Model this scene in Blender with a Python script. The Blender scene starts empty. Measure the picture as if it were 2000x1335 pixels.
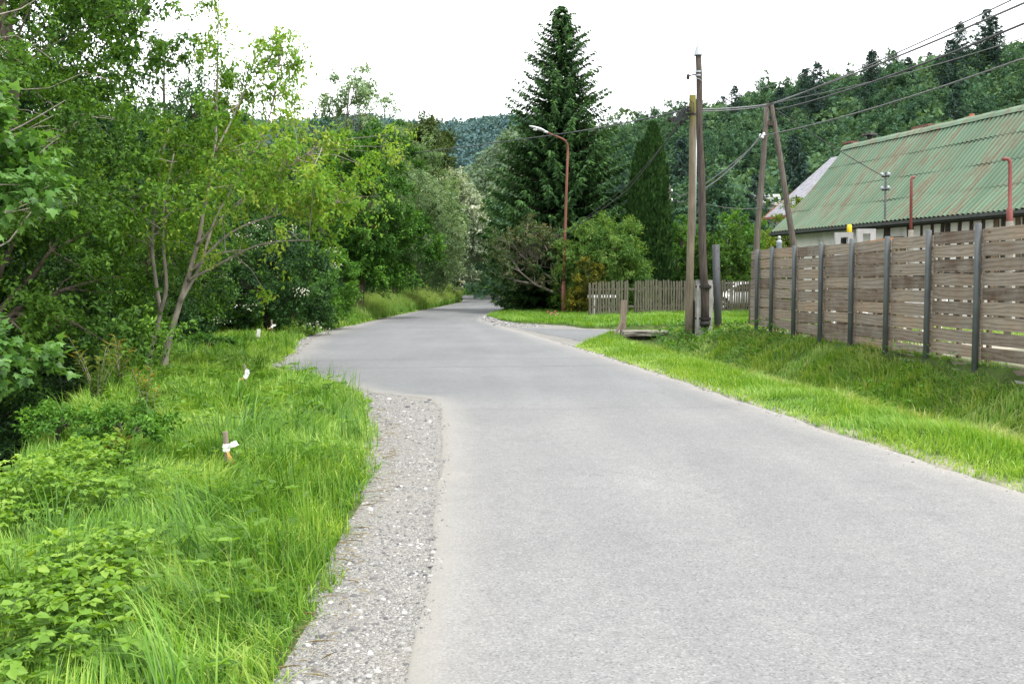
import bpy, bmesh, math, random
import numpy as np
from mathutils import Vector, Matrix

scene = bpy.context.scene
COL = scene.collection
RNG = np.random.default_rng(7)
random.seed(7)
PI = math.pi
R = math.radians

# ------------------------------------------------------------------ camera
CAM_Z = 1.6
PITCH = math.atan(115.5 / 2000.0)
cam_d = bpy.data.cameras.new('camera')
cam = bpy.data.objects.new('camera', cam_d)
COL.objects.link(cam)
cam.location = (0, 0, CAM_Z)
cam.rotation_euler = (PI / 2 - PITCH, 0, 0)
cam_d.sensor_width = 36.0
cam_d.lens = 36.0
cam_d.clip_start = 0.1
cam_d.clip_end = 4000
scene.camera = cam


def at(px, py, Y):
    """Point of the place seen at photograph pixel (px, py) at forward distance Y."""
    u = (px - 1000.0) / 2000.0
    v = (667.5 - py) / 2000.0
    fy = math.cos(PITCH) + v * math.sin(PITCH)
    fz = -math.sin(PITCH) + v * math.cos(PITCH)
    s = Y / fy
    return Vector((u * s, Y, CAM_Z + fz * s))


# ------------------------------------------------------------------ noise
def vnoise(x, y, seed=0):
    x = np.asarray(x, float); y = np.asarray(y, float)
    xi = np.floor(x).astype(np.int64); yi = np.floor(y).astype(np.int64)
    fx = x - xi; fy = y - yi
    fx = fx * fx * (3 - 2 * fx); fy = fy * fy * (3 - 2 * fy)

    def h(a, b):
        n = (a * 374761393 + b * 668265263 + seed * 974634777) & 0x7fffffff
        n = ((n ^ (n >> 13)) * 1274126177) & 0x7fffffff
        n = (n ^ (n >> 16)) & 0xffff
        return n / 65535.0
    return (h(xi, yi) * (1 - fx) + h(xi + 1, yi) * fx) * (1 - fy) + (h(xi, yi + 1) * (1 - fx) + h(xi + 1, yi + 1) * fx) * fy


def smooth(a, b, x):
    t = np.clip((np.asarray(x, float) - a) / (b - a), 0, 1)
    return t * t * (3 - 2 * t)


# ------------------------------------------------------------------ plan of the place
_ry = [-6, 4.1, 7.75, 9.76, 12.9, 16.6, 20.5, 25, 30, 37, 43.8, 50, 56, 66, 80, 100, 118, 128, 138]
_rx = [4.35, 4.1, 3.87, 3.6, 3.2, 2.75, 2.25, 1.62, .85, -.3, -1.3, -1.25, -.75, -.3, -.3, -.75, -1.3, -2.6, -6.0]
_ly = [-6, 4.1, 7, 9.75, 12.9, 14.3, 14.9, 17, 18.6, 19.4, 23, 29.6, 34, 40, 53, 70, 84, 100, 112, 121]
_lx = [-.2, -.4, -.52, -.64, -.9, -1.15, -2.0, -3.1, -4.4, -4.6, -4.85, -5.75, -5.9, -5.7, -5.45, -4.75, -4.2, -4.7, -5.6, -8.0]
_gy = [-6, 4.1, 7.1, 9.2, 12, 14.5, 17, 18.7, 19.4, 23, 29.6, 34, 40, 53, 70, 84, 100, 112, 121]
_gx = [-.85, -.95, -1.1, -1.32, -1.7, -2.1, -3.2, -4.5, -4.7, -5.0, -6.1, -6.35, -6.1, -5.7, -4.95, -4.35, -4.85, -5.75, -8.2]
_by = [-6, 4, 8, 12, 20, 30, 50, 75, 100, 140]
_bx = [-2.9, -3.2, -3.85, -5.05, -7.4, -9.2, -10.2, -10.2, -12, -14]


def XR(y): return np.interp(y, _ry, _rx)
def XL(y): return np.interp(y, _ly, _lx)
def XG(y): return np.interp(y, _gy, _gx) + .16 * (vnoise(np.asarray(y) * 1.3, 0 * np.asarray(y), 5) - .5) + .09 * (vnoise(np.asarray(y) * 4.1, 0 * np.asarray(y), 6) - .5)
def XB(y): return np.interp(y, _by, _bx)
def XF(y): return 7.6 - .082 * np.asarray(y, float)


def in_poly(x, y, poly):
    x = np.asarray(x, float); y = np.asarray(y, float)
    c = np.zeros(x.shape, bool)
    n = len(poly)
    for i in range(n):
        x1, y1 = poly[i]; x2, y2 = poly[(i + 1) % n]
        if y1 == y2: continue
        k = ((y1 > y) != (y2 > y)) & (x < (x2 - x1) * (y - y1) / (y2 - y1) + x1)
        c ^= k
    return c


DRIVE = [(1.5, 25.3), (2.05, 27.4), (2.6, 29.6), (3.2, 31.6), (4.2, 32.5), (5.8, 33.0), (9, 33.6), (16, 34.3), (30, 35),
         (30, 38.6), (16, 37.6), (9, 36.5), (6.0, 35.6), (4.2, 35.3), (2.6, 36.1), (2.05, 38.6), (1.1, 39.8), (.3, 40.6), (-.45, 43.5), (-1.0, 48.5),
         (-1.6, 49.5), (-1.6, 43.6), (-.6, 37)]


def hill(x, y):
    x = np.asarray(x, float); y = np.asarray(y, float)
    r = np.hypot(x, y); u = x / np.maximum(y, 1)
    A = np.interp(u, [-.3, -.1, -.02, .05, .1, .2, .3, .4, .5, .7], [0, 0, 6, 15, 24, 28.5, 32, 34.5, 36.5, 42])
    B = np.interp(u, [-.9, -.4, -.27, -.13, 0, .2, .6], [104, 112, 118, 122, 126, 126, 126])
    C = np.interp(u, [-.2, -.1, -.06, -.03, 0, .05, .2], [0, 6, 15, 26, 35, 36, 36])
    n = (vnoise(x / 60, y / 60, 3) - .5)
    lo = np.interp(u, [-.12, .03, .1], [168, 152, 74])
    ramp = np.clip((r - lo) / (225 - lo), 0, 1)
    h = np.maximum(np.maximum(A * ramp * ramp * (3 - 2 * ramp), C * smooth(215, 330, r)), B * smooth(470, 900, r))
    return h * (1 + .12 * n) * (y > 0)


def ground_z(x, y):
    x = np.asarray(x, float); y = np.asarray(y, float)
    xr = XR(y); xl = XL(y); xg = np.interp(y, _gy, _gx); xb = XB(y); xf = XF(y)
    z = np.zeros(np.broadcast(x, y).shape)
    # near bank, stream and far bank
    fade = 1 - smooth(95, 118, y)
    d = xb - x
    bank = -1.35 * smooth(0, 1.15, d) + 1.75 * smooth(4.2, 6.6, d)
    left = (.05 * smooth(0, .5, xg - x) + .05 * (vnoise(x * 1.1, y * 1.1, 9) - .4) * smooth(.2, 1, xg - x) + bank * fade)
    # verge, ditch and the rise to the plank fence
    t = (x - xr) / np.maximum(xf - xr, .8)
    prof = np.interp(t, [0, .08, .34, .52, .66, .86, 1.0, 1.3], [0, .02, .02, -.14, -.2, .22, .42, .48])
    zf = np.interp(y, [10, 14, 19, 24], [.24, .32, .45, .52])
    prof = np.where(t > .66, -.2 + (prof + .2) * (zf + .2) / .62, prof)
    prof = prof + .05 * (vnoise(x * 1.3, y * 1.3, 4) - .5) * smooth(.1, .4, t)
    past = .06 + .10 * smooth(2.5, 6, x)
    yard = np.where(x > xf, .48, 0)
    f = smooth(25.5, 31.5, y)
    right = np.where(x > xr, prof * (1 - f) + past * f * smooth(0, 1.2, x - xr), 0)
    right = np.where((x > xf) & (y < 30), .48 * (1 - f) + past * f, right)
    z = np.where(x < xg, left, z)
    z = np.where(x > xr, right, z)
    onroad = (x > xl - .15) & (x < xr + .1) & (y < 121)
    z = np.where((x >= xg - .02) & (x <= xr + .04) & (y < 121), -.05, z)
    z = np.where(in_poly(x, y, DRIVE), -.05, z)
    far_road = in_poly(x, y, [(-1, 117), (-3, 121), (-8, 120), (-60, 122), (-60, 142), (-6, 140), (-1, 130)])
    z = np.where(far_road, -.06, z)
    # pool under the culvert slab
    return z + hill(x, y)


def gz(x, y):
    return float(ground_z(np.array([x]), np.array([y]))[0])


def foot(px, py, y0=4, y1=150):
    """Where the line of sight through a photograph pixel meets the ground."""
    y = y0
    while y < y1:
        p = at(px, py, y)
        if p.z <= gz(p.x, p.y):
            return Vector((p.x, p.y, gz(p.x, p.y)))
        y += .05
    return at(px, py, y1)


# ------------------------------------------------------------------ mesh building
class MB:
    def __init__(s):
        s.v = []; s.f = []; s.mi = []; s.sh = []; s.cur = 0; s.shade = .5

    def add(s, vs, fs):
        o = len(s.v)
        s.v += [tuple(v) for v in vs]; s.sh += [s.shade] * len(vs)
        for f in fs:
            s.f.append([o + i for i in f]); s.mi.append(s.cur)

    def box(s, c, d, rot=None, taper=1.0):
        hx, hy, hz = d[0] / 2, d[1] / 2, d[2] / 2
        vs = [Vector((sx * hx * (taper if sz > 0 else 1), sy * hy * (taper if sz > 0 else 1), sz * hz)) for sz in (-1, 1) for sx, sy in ((-1, -1), (1, -1), (1, 1), (-1, 1))]
        if rot is not None: vs = [rot @ v for v in vs]
        vs = [v + Vector(c) for v in vs]
        s.add(vs, [(3, 2, 1, 0), (4, 5, 6, 7), (0, 1, 5, 4), (1, 2, 6, 5), (2, 3, 7, 6), (3, 0, 4, 7)])

    def beam(s, a, b, w, h, up=(0, 0, 1)):
        a = Vector(a); b = Vector(b); d = (b - a); L = d.length; d.normalize()
        up = Vector(up); side = d.cross(up)
        if side.length < 1e-4: side = d.cross(Vector((1, 0, 0)))
        side.normalize(); u2 = side.cross(d)
        m = Matrix((side, d, u2)).transposed()
        s.box((a + b) / 2, (w, L, h), m)

    def tube(s, pts, rad, n=8, cap=True):
        pts = [Vector(p) for p in pts]
        if not hasattr(rad, '__len__'): rad = [rad] * len(pts)
        vs = []; fs = []
        ref = None
        for i, p in enumerate(pts):
            d = (pts[min(i + 1, len(pts) - 1)] - pts[max(i - 1, 0)]).normalized()
            if ref is None:
                ref = d.orthogonal().normalized()
            ref = (ref - d * ref.dot(d))
            ref = ref.normalized() if ref.length > 1e-5 else d.orthogonal().normalized()
            b = d.cross(ref)
            for k in range(n):
                a = 2 * PI * k / n
                vs.append(p + (ref * math.cos(a) + b * math.sin(a)) * rad[i])
        for i in range(len(pts) - 1):
            for k in range(n):
                fs.append((i * n + k, i * n + (k + 1) % n, (i + 1) * n + (k + 1) % n, (i + 1) * n + k))
        if cap:
            fs.append(tuple(range(n))[::-1]); fs.append(tuple((len(pts) - 1) * n + k for k in range(n)))
        s.add(vs, fs)

    def lathe(s, c, prof, n=16, axis='z'):
        vs = []; fs = []
        for r, z in prof:
            for k in range(n):
                a = 2 * PI * k / n
                v = (r * math.cos(a), r * math.sin(a), z)
                if axis == 'y': v = (v[0], v[2], v[1])
                if axis == 'x': v = (v[2], v[0], v[1])
                vs.append((v[0] + c[0], v[1] + c[1], v[2] + c[2]))
        m = len(prof)
        for i in range(m - 1):
            for k in range(n):
                fs.append((i * n + k, i * n + (k + 1) % n, (i + 1) * n + (k + 1) % n, (i + 1) * n + k))
        fs.append(tuple(range(n))[::-1]); fs.append(tuple((m - 1) * n + k for k in range(n)))
        s.add(vs, fs)

    def build(s, name, mats, parent=None, smooth_=False, off=None):
        me = bpy.data.meshes.new(name)
        vs = s.v
        if off is not None: vs = [(v[0] - off[0], v[1] - off[1], v[2] - off[2]) for v in vs]
        me.from_pydata(vs, [], s.f)
        at_ = me.attributes.new('shade', 'FLOAT', 'POINT')
        at_.data.foreach_set('value', np.array(s.sh, dtype=np.float32))
        if not isinstance(mats, (list, tuple)): mats = [mats]
        for m in mats: me.materials.append(m)
        me.polygons.foreach_set('material_index', s.mi)
        if smooth_: me.polygons.foreach_set('use_smooth', [True] * len(s.f))
        me.update()
        return link(name, me, parent)


def link(name, me, parent=None):
    o = bpy.data.objects.new(name, me)
    COL.objects.link(o)
    if parent is not None: o.parent = parent
    return o


def np_mesh(name, V, faces, mats, shade=None, mi=None, smooth_=False):
    """V (n,3); faces: list of int arrays (m,k)."""
    me = bpy.data.meshes.new(name)
    me.vertices.add(len(V)); me.vertices.foreach_set('co', np.asarray(V, np.float32).ravel())
    tot = [f.shape[1] * np.ones(len(f), np.int32) for f in faces]
    loops = np.concatenate([f.ravel() for f in faces]).astype(np.int32)
    tot = np.concatenate(tot)
    start = np.concatenate([[0], np.cumsum(tot)[:-1]]).astype(np.int32)
    me.loops.add(len(loops)); me.loops.foreach_set('vertex_index', loops)
    me.polygons.add(len(tot)); me.polygons.foreach_set('loop_start', start)
    if not isinstance(mats, (list, tuple)): mats = [mats]
    for m in mats: me.materials.append(m)
    if mi is not None: me.polygons.foreach_set('material_index', np.asarray(mi, np.int32))
    if smooth_: me.polygons.foreach_set('use_smooth', np.ones(len(tot), bool))
    if shade is not None:
        a = me.attributes.new('shade', 'FLOAT', 'POINT'); a.data.foreach_set('value', np.asarray(shade, np.float32))
    me.update(calc_edges=True)
    return me


def thing(name, label, cat, loc=(0, 0, 0), rz=0, group=None):
    o = bpy.data.objects.new(name, None); COL.objects.link(o)
    o.location = loc; o.rotation_euler = (0, 0, rz)
    return tag(o, label, cat, group)


def tag(o, label, cat=None, group=None, kind=None):
    if label: o['label'] = label
    if cat: o['category'] = cat
    if group: o['group'] = group
    if kind: o['kind'] = kind
    return o


def dup(root, loc, rz=0, scale=1.0, label=None, group=None):
    r = root.copy(); COL.objects.link(r); r.location = loc; r.rotation_euler = (0, 0, rz)
    r.scale = scale if hasattr(scale, '__len__') else (scale,) * 3
    if label: r['label'] = label
    if group: r['group'] = group
    for ch in list(root.children):
        c = ch.copy(); COL.objects.link(c); c.parent = r
        for g in ch.children:
            e = g.copy(); COL.objects.link(e); e.parent = c
    return r


# ------------------------------------------------------------------ materials
class NT:
    def __init__(s, name):
        s.m = bpy.data.materials.new(name); s.m.use_nodes = True
        s.t = s.m.node_tree; s.t.nodes.clear()
        s.out = s.n('ShaderNodeOutputMaterial')

    def n(s, ty, **kw):
        o = s.t.nodes.new(ty)
        for k, v in kw.items():
            if k.startswith('i_'):
                o.inputs[k[2:].replace('_', ' ')].default_value = v
            else: setattr(o, k, v)
        return o

    def l(s, a, b): s.t.links.new(a, b)

    def coord(s, kind='Object', scale=(1, 1, 1)):
        if kind == 'World':
            src = s.n('ShaderNodeNewGeometry').outputs['Position']
        else:
            src = s.n('ShaderNodeTexCoord').outputs[kind]
        mp = s.n('ShaderNodeMapping'); mp.inputs['Scale'].default_value = scale
        s.l(src, mp.inputs['Vector'])
        return mp.outputs['Vector'], mp

    def noise(s, vec, scale, detail=4, rough=.55, dist=0):
        o = s.n('ShaderNodeTexNoise'); o.inputs['Scale'].default_value = scale; o.inputs['Detail'].default_value = detail
        o.inputs['Roughness'].default_value = rough; o.inputs['Distortion'].default_value = dist
        if vec is not None: s.l(vec, o.inputs['Vector'])
        return o.outputs['Fac']

    def ramp(s, fac, stops):
        o = s.n('ShaderNodeValToRGB'); cr = o.color_ramp
        while len(cr.elements) < len(stops): cr.elements.new(.5)
        for e, (p, c) in zip(cr.elements, stops):
            e.position = p; e.color = (*c, 1) if len(c) == 3 else c
        s.l(fac, o.inputs['Fac'])
        return o.outputs['Color']

    def mix(s, fac, a, b, blend='MIX'):
        o = s.n('ShaderNodeMix', data_type='RGBA', blend_type=blend)
        for idx, val in ((0, fac), (6, a), (7, b)):
            if hasattr(val, 'is_linked'): s.l(val, o.inputs[idx])
            else: o.inputs[idx].default_value = val if idx == 0 else (*val, 1)
        return o.outputs[2]

    def math(s, op, a, b=0.0, c=None):
        o = s.n('ShaderNodeMath', operation=op)
        for i, val in enumerate((a, b) if c is None else (a, b, c)):
            if hasattr(val, 'is_linked'): s.l(val, o.inputs[i])
            else: o.inputs[i].default_value = val
        return o.outputs[0]

    def attr(s, name='shade'):
        return s.n('ShaderNodeAttribute', attribute_name=name).outputs['Fac']

    def bsdf(s, color, rough=.7, metal=0.0, spec=.4, bump=None, bstr=.3, bdist=.01):
        b = s.n('ShaderNodeBsdfPrincipled')
        for nm, val in (('Base Color', color), ('Roughness', rough), ('Metallic', metal)):
            if hasattr(val, 'is_linked'): s.l(val, b.inputs[nm])
            else: b.inputs[nm].default_value = (*val, 1) if nm == 'Base Color' else val
        b.inputs['Specular IOR Level'].default_value = spec
        if bump is not None:
            bp = s.n('ShaderNodeBump'); bp.inputs['Strength'].default_value = bstr; bp.inputs['Distance'].default_value = bdist
            s.l(bump, bp.inputs['Height']); s.l(bp.outputs['Normal'], b.inputs['Normal'])
        return b.outputs['BSDF']

    def done(s, sh):
        s.l(sh, s.out.inputs['Surface']); return s.m


def leafmat(name, c0, c1, c2, trans=.35, rough=.55, spec=.2):
    t = NT(name)
    rnd = t.n('ShaderNodeObjectInfo').outputs['Random']
    f = t.math('ADD', t.attr(), t.math('MULTIPLY', t.math('SUBTRACT', rnd, .5), .22))
    col = t.ramp(f, [(.08, c0), (.5, c1), (.95, c2)])
    b = t.bsdf(col, rough, spec=spec)
    tr = t.n('ShaderNodeBsdfTranslucent')
    tc = t.mix(1.0, col, (1.25, 1.2, .55), 'MULTIPLY')
    t.l(tc, tr.inputs['Color'])
    mx = t.n('ShaderNodeMixShader'); mx.inputs[0].default_value = trans
    t.l(b, mx.inputs[1]); t.l(tr.outputs[0], mx.inputs[2])
    return t.done(mx.outputs[0])


def plain(name, stops, scale=6, stretch=(1, 1, 1), rough=.7, metal=0, bump=.2, bdist=.005, detail=5, kind='Object', spec=.4):
    t = NT(name)
    v, _ = t.coord(kind, stretch)
    f = t.noise(v, scale, detail, .6)
    col = t.ramp(f, stops)
    return t.done(t.bsdf(col, rough, metal, spec, f if bump else None, bump, bdist))


MAT = {}
# leaves
MAT['leaf_mid'] = leafmat('leaf_mid', (.028, .075, .012), (.075, .17, .022), (.16, .31, .04), .36)
MAT['leaf_dark'] = leafmat('leaf_dark', (.012, .042, .014), (.03, .086, .022), (.08, .18, .034), .25)
MAT['leaf_walnut'] = leafmat('leaf_walnut', (.065, .16, .018), (.16, .325, .035), (.31, .37, .06), .46)
MAT['leaf_bright'] = leafmat('leaf_bright', (.028, .09, .012), (.072, .19, .022), (.155, .32, .04), .34)
MAT['leaf_maple'] = leafmat('leaf_maple', (.045, .12, .025), (.1, .23, .045), (.18, .34, .08), .4, .4, .35)
MAT['leaf_willow'] = leafmat('leaf_willow', (.075, .145, .06), (.16, .255, .12), (.3, .4, .23), .36)
MAT['leaf_silver'] = leafmat('leaf_silver', (.1, .15, .09), (.19, .26, .16), (.42, .47, .36), .3)
MAT['leaf_oak'] = leafmat('leaf_oak', (.03, .055, .014), (.06, .1, .024), (.1, .145, .035), .25)
MAT['leaf_sumac'] = leafmat('leaf_sumac', (.045, .12, .022), (.11, .225, .045), (.22, .32, .08), .38)
MAT['leaf_smoke'] = leafmat('leaf_smoke', (.035, .08, .025), (.075, .14, .045), (.19, .16, .085), .3)
MAT['leaf_yellow'] = leafmat('leaf_yellow', (.05, .075, .012), (.13, .14, .012), (.32, .28, .02), .3)
MAT['leaf_reddish'] = leafmat('leaf_reddish', (.07, .13, .025), (.14, .2, .03), (.34, .17, .03), .4)
MAT['leaf_vine'] = leafmat('leaf_vine', (.09, .15, .02), (.16, .25, .03), (.26, .33, .04), .4)
MAT['leaf_thuja'] = leafmat('leaf_thuja', (.011, .036, .008), (.024, .066, .012), (.06, .125, .02), .12, .7)
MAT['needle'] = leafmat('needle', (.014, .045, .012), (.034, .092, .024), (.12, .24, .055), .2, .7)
MAT['far_haze_leaf'] = leafmat('far_haze_leaf', (.037, .088, .058), (.063, .131, .074), (.105, .186, .08), .28, .9)  # distance haze painted into the leaf colour, bluer and paler
MAT['far_haze_needle'] = leafmat('far_haze_needle', (.024, .052, .046), (.036, .07, .056), (.055, .1, .066), .2, .9)  # needles carry the same haze tint in their colour
MAT['haze_blue_leaf'] = leafmat('haze_blue_leaf', (.055, .112, .13), (.075, .14, .15), (.095, .165, .165), .2, .9)  # farthest ridge: blue is aerial haze mixed into the leaf colour
MAT['mid_leaf'] = leafmat('mid_leaf', (.065, .11, .08), (.1, .155, .098), (.135, .195, .105), .2, .8)  # middle distance, some haze mixed into the green
MAT['bramble'] = leafmat('bramble', (.06, .14, .015), (.155, .3, .032), (.28, .42, .065), .42, .5, .3)
MAT['white_flower'] = leafmat('white_flower', (.5, .52, .4), (.65, .66, .55), (.75, .75, .66), .2)
MAT['pink_flower'] = leafmat('pink_flower', (.5, .12, .18), (.65, .25, .32), (.75, .4, .45), .3)
MAT['grass'] = leafmat('grass_blade', (.045, .125, .014), (.145, .315, .03), (.37, .5, .105), .42, .45, .35)
MAT['grass_ditch'] = leafmat('grass_ditch', (.045, .125, .016), (.13, .28, .03), (.36, .4, .13), .4, .5)
MAT['grass_seed'] = leafmat('grass_seed', (.055, .15, .02), (.145, .3, .05), (.38, .43, .15), .4, .6)
MAT['straw'] = leafmat('straw', (.26, .2, .12), (.4, .33, .22), (.55, .49, .36), .2, .7)
# bark
MAT['bark'] = plain('bark', [(.3, (.06, .045, .032)), (.7, (.19, .155, .12))], 9, (1, 1, .25), .9, bump=.6, bdist=.01)
MAT['bark_pale'] = plain('bark_pale', [(.3, (.14, .12, .095)), (.65, (.34, .3, .25))], 9, (1, 1, .3), .85, bump=.5, bdist=.008)
MAT['bark_dark'] = plain('bark_dark', [(.3, (.02, .017, .014)), (.7, (.07, .055, .042))], 8, (1, 1, .3), .9, bump=.6)

def mat_road():
    t = NT('asphalt')
    v, _ = t.coord('World')
    big = t.noise(v, .35, 3)
    vs, _ = t.coord('World', (1, .12, 1))
    streak = t.noise(vs, 1.6, 4)
    fine = t.noise(v, 55, 3, .7)
    med = t.noise(v, 7, 5, .65)
    vo = t.n('ShaderNodeTexVoronoi'); vo.inputs['Scale'].default_value = 105; t.l(v, vo.inputs['Vector'])
    sep = t.n('ShaderNodeSeparateXYZ'); t.l(vo.outputs['Color'], sep.inputs[0])
    grain = sep.outputs[0]
    base = t.ramp(big, [(.3, (.165, .165, .163)), (.7, (.22, .218, .213))])
    base = t.mix(.3, base, t.ramp(streak, [(.3, (.145, .145, .15)), (.7, (.225, .222, .218))]))
    g = t.ramp(grain, [(0, (.48, .48, .49)), (.16, (.86, .86, .87)), (.75, (1.06, 1.06, 1.06)), (.97, (1.42, 1.42, 1.4))])
    base = t.mix(.8, base, g, 'MULTIPLY')
    base = t.mix(.5, base, t.ramp(fine, [(.32, (.72, .72, .73)), (.62, (1.1, 1.1, 1.09))]), 'MULTIPLY')
    base = t.mix(.35, base, t.ramp(med, [(.3, (.7, .7, .71)), (.7, (1.15, 1.14, 1.12))]), 'MULTIPLY')
    # paler polished wheel tracks and a few darker, rougher stains
    px = t.n('ShaderNodeSeparateXYZ'); t.l(v, px.inputs[0])
    xx = t.math('ADD', px.outputs[0], t.math('MULTIPLY', px.outputs[1], .085))
    tw = t.math('ABSOLUTE', t.math('SUBTRACT', t.math('ABSOLUTE', t.math('SUBTRACT', xx, 2.5)), .82))
    tm = t.n('ShaderNodeMapRange'); tm.inputs['From Max'].default_value = .5; tm.inputs['To Min'].default_value = .5; tm.inputs['To Max'].default_value = 0
    t.l(t.math('ADD', tw, t.math('MULTIPLY', t.math('SUBTRACT', med, .5), .5)), tm.inputs['Value'])
    base = t.mix(tm.outputs[0], base, t.mix(1, base, (1.13, 1.13, 1.12), 'MULTIPLY'))
    stn = t.ramp(t.noise(v, .9, 5, .7), [(.57, (0, 0, 0)), (.7, (.55, .55, .55))])
    base = t.mix(stn, base, t.mix(1, base, (.8, .8, .81), 'MULTIPLY'))
    # older darker stretch and seams across the road
    pos = t.n('ShaderNodeSeparateXYZ'); t.l(v, pos.inputs[0])
    wob = t.math('ADD', pos.outputs[1], t.math('MULTIPLY', t.math('SUBTRACT', t.noise(v, 1.1, 4, .7), .5), .8))
    yy = t.math('ADD', wob, t.math('MULTIPLY', pos.outputs[0], -.12))
    far = t.n('ShaderNodeMapRange'); far.inputs['From Min'].default_value = 12.2; far.inputs['From Max'].default_value = 15.5
    t.l(yy, far.inputs['Value'])
    base = t.mix(t.math('MULTIPLY', far.outputs[0], .55), base, t.mix(1, base, (.70, .745, .80), 'MULTIPLY'))

    def seam(y0, w, k):
        nonlocal base
        a = t.math('ABSOLUTE', t.math('SUBTRACT', yy, y0))
        m = t.n('ShaderNodeMapRange'); m.inputs['From Min'].default_value = 0; m.inputs['From Max'].default_value = w
        m.inputs['To Min'].default_value = k; m.inputs['To Max'].default_value = 0
        t.l(a, m.inputs['Value'])
        base = t.mix(m.outputs[0], base, (.06, .062, .066))
    seam(19.6, .12, .5); seam(21.6, .35, .18); seam(12.9, .2, .14)
    # cracks
    wv = t.n('ShaderNodeTexVoronoi', feature='DISTANCE_TO_EDGE'); wv.inputs['Scale'].default_value = .45
    dv = t.n('ShaderNodeVectorMath', operation='ADD'); t.l(v, dv.inputs[0])
    nz = t.n('ShaderNodeTexNoise'); nz.inputs['Scale'].default_value = 1.7; nz.inputs['Detail'].default_value = 5; t.l(v, nz.inputs['Vector'])
    t.l(nz.outputs['Color'], dv.inputs[1]); t.l(dv.outputs[0], wv.inputs['Vector'])
    ck = t.n('ShaderNodeMapRange'); ck.inputs['From Max'].default_value = .006; ck.inputs['To Min'].default_value = .3; ck.inputs['To Max'].default_value = 0
    t.l(wv.outputs['Distance'], ck.inputs['Value'])
    base = t.mix(t.math('MULTIPLY', ck.outputs[0], t.math('GREATER_THAN', big, .52)), base, (.05, .05, .052))
    base = t.mix(1, base, (.935, .945, .96), 'MULTIPLY')
    # sand blown over the edges
    dust = t.ramp(t.noise(v, .8, 6, .7), [(.55, (0, 0, 0)), (.8, (1, 1, 1))])
    base = t.mix(t.math('MULTIPLY', t.math('MULTIPLY', dust, t.attr()), .9), base, (.3, .275, .24))
    ef = t.math('MULTIPLY', t.math('POWER', t.attr(), 1.6), t.math('ADD', .35, t.math('MULTIPLY', fine, .9)))
    base = t.mix(t.math('MINIMUM', ef, .85), base, (.27, .255, .232))
    h = t.math('ADD', t.math('MULTIPLY', grain, .6), t.math('MULTIPLY', fine, .8))
    return t.done(t.bsdf(base, .82, 0, .3, h, .35, .004))


def mat_gravel(name='gravel_bed', warm=1.0):
    t = NT(name)
    v, _ = t.coord('World')
    vo = t.n('ShaderNodeTexVoronoi'); vo.inputs['Scale'].default_value = 95; t.l(v, vo.inputs['Vector'])
    vo2 = t.n('ShaderNodeTexVoronoi'); vo2.inputs['Scale'].default_value = 170; t.l(v, vo2.inputs['Vector'])
    s1 = t.n('ShaderNodeSeparateXYZ'); t.l(vo.outputs['Color'], s1.inputs[0])
    s2 = t.n('ShaderNodeSeparateXYZ'); t.l(vo2.outputs['Color'], s2.inputs[0])
    st = t.ramp(s1.outputs[0], [(0, (.07, .07, .07)), (.5, (.225, .22, .212)), (1, (.46, .45, .43))])
    st2 = t.ramp(s2.outputs[0], [(0, (.065, .063, .06)), (.5, (.24, .232, .215)), (1, (.47, .455, .42))])
    col = t.mix(.5, st, st2)
    patch = t.noise(v, 1.6, 5, .65)
    col = t.mix(t.ramp(patch, [(.45, (0, 0, 0)), (.7, (.6, .6, .6))]), col, (.285 * warm, .266, .24))
    gap = t.ramp(vo.outputs['Distance'], [(.0, (1.1, 1.1, 1.1)), (.55, (.95, .95, .95)), (.9, (.6, .58, .55))])
    col = t.mix(.8, col, gap, 'MULTIPLY')
    h = t.math('SUBTRACT', 1, vo.outputs['Distance'])
    h = t.math('ADD', h, t.math('MULTIPLY', vo2.outputs['Distance'], -.5))
    return t.done(t.bsdf(col, .9, 0, .25, h, .8, .015))


def mat_ground():
    t = NT('soil_and_turf')
    v, _ = t.coord('World')
    f = t.noise(v, 2.2, 6, .65); g = t.noise(v, 26, 4, .7)
    a = t.ramp(f, [(.3, (.03, .045, .012)), (.55, (.055, .09, .018)), (.75, (.10, .12, .03))])
    a = t.mix(.6, a, t.ramp(g, [(.3, (.5, .5, .45)), (.7, (1.3, 1.3, 1.2))]), 'MULTIPLY')
    bare = t.ramp(t.noise(v, 3.5, 5, .7), [(.3, (.22, .2, .16)), (.7, (.4, .37, .31))])
    a = t.mix(t.attr(), a, bare)
    return t.done(t.bsdf(a, .95, 0, .2, g, .5, .03))


MAT['road'] = mat_road()
MAT['gravel'] = mat_gravel()
MAT['ground'] = mat_ground()
MAT['drive'] = mat_gravel('drive_surface', .95)


def mat_stone():
    t = NT('loose_stone')
    col = t.ramp(t.attr(), [(0, (.09, .09, .095)), (.35, (.19, .185, .18)), (.7, (.31, .305, .295)), (1, (.52, .51, .49))])
    v, _ = t.coord('Object')
    n = t.noise(v, 60, 3)
    col = t.mix(.5, col, t.ramp(n, [(.3, (.7, .7, .7)), (.7, (1.2, 1.2, 1.2))]), 'MULTIPLY')
    return t.done(t.bsdf(col, .85, 0, .3))


MAT['stone'] = mat_stone()


def mat_water():
    t = NT('stream_water')
    v, _ = t.coord('World')
    n = t.noise(v, 3, 3)
    b = t.bsdf((.012, .014, .008), .06, 0, .5, n, .15, .02)
    return t.done(b)


MAT['water'] = mat_water()


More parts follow.
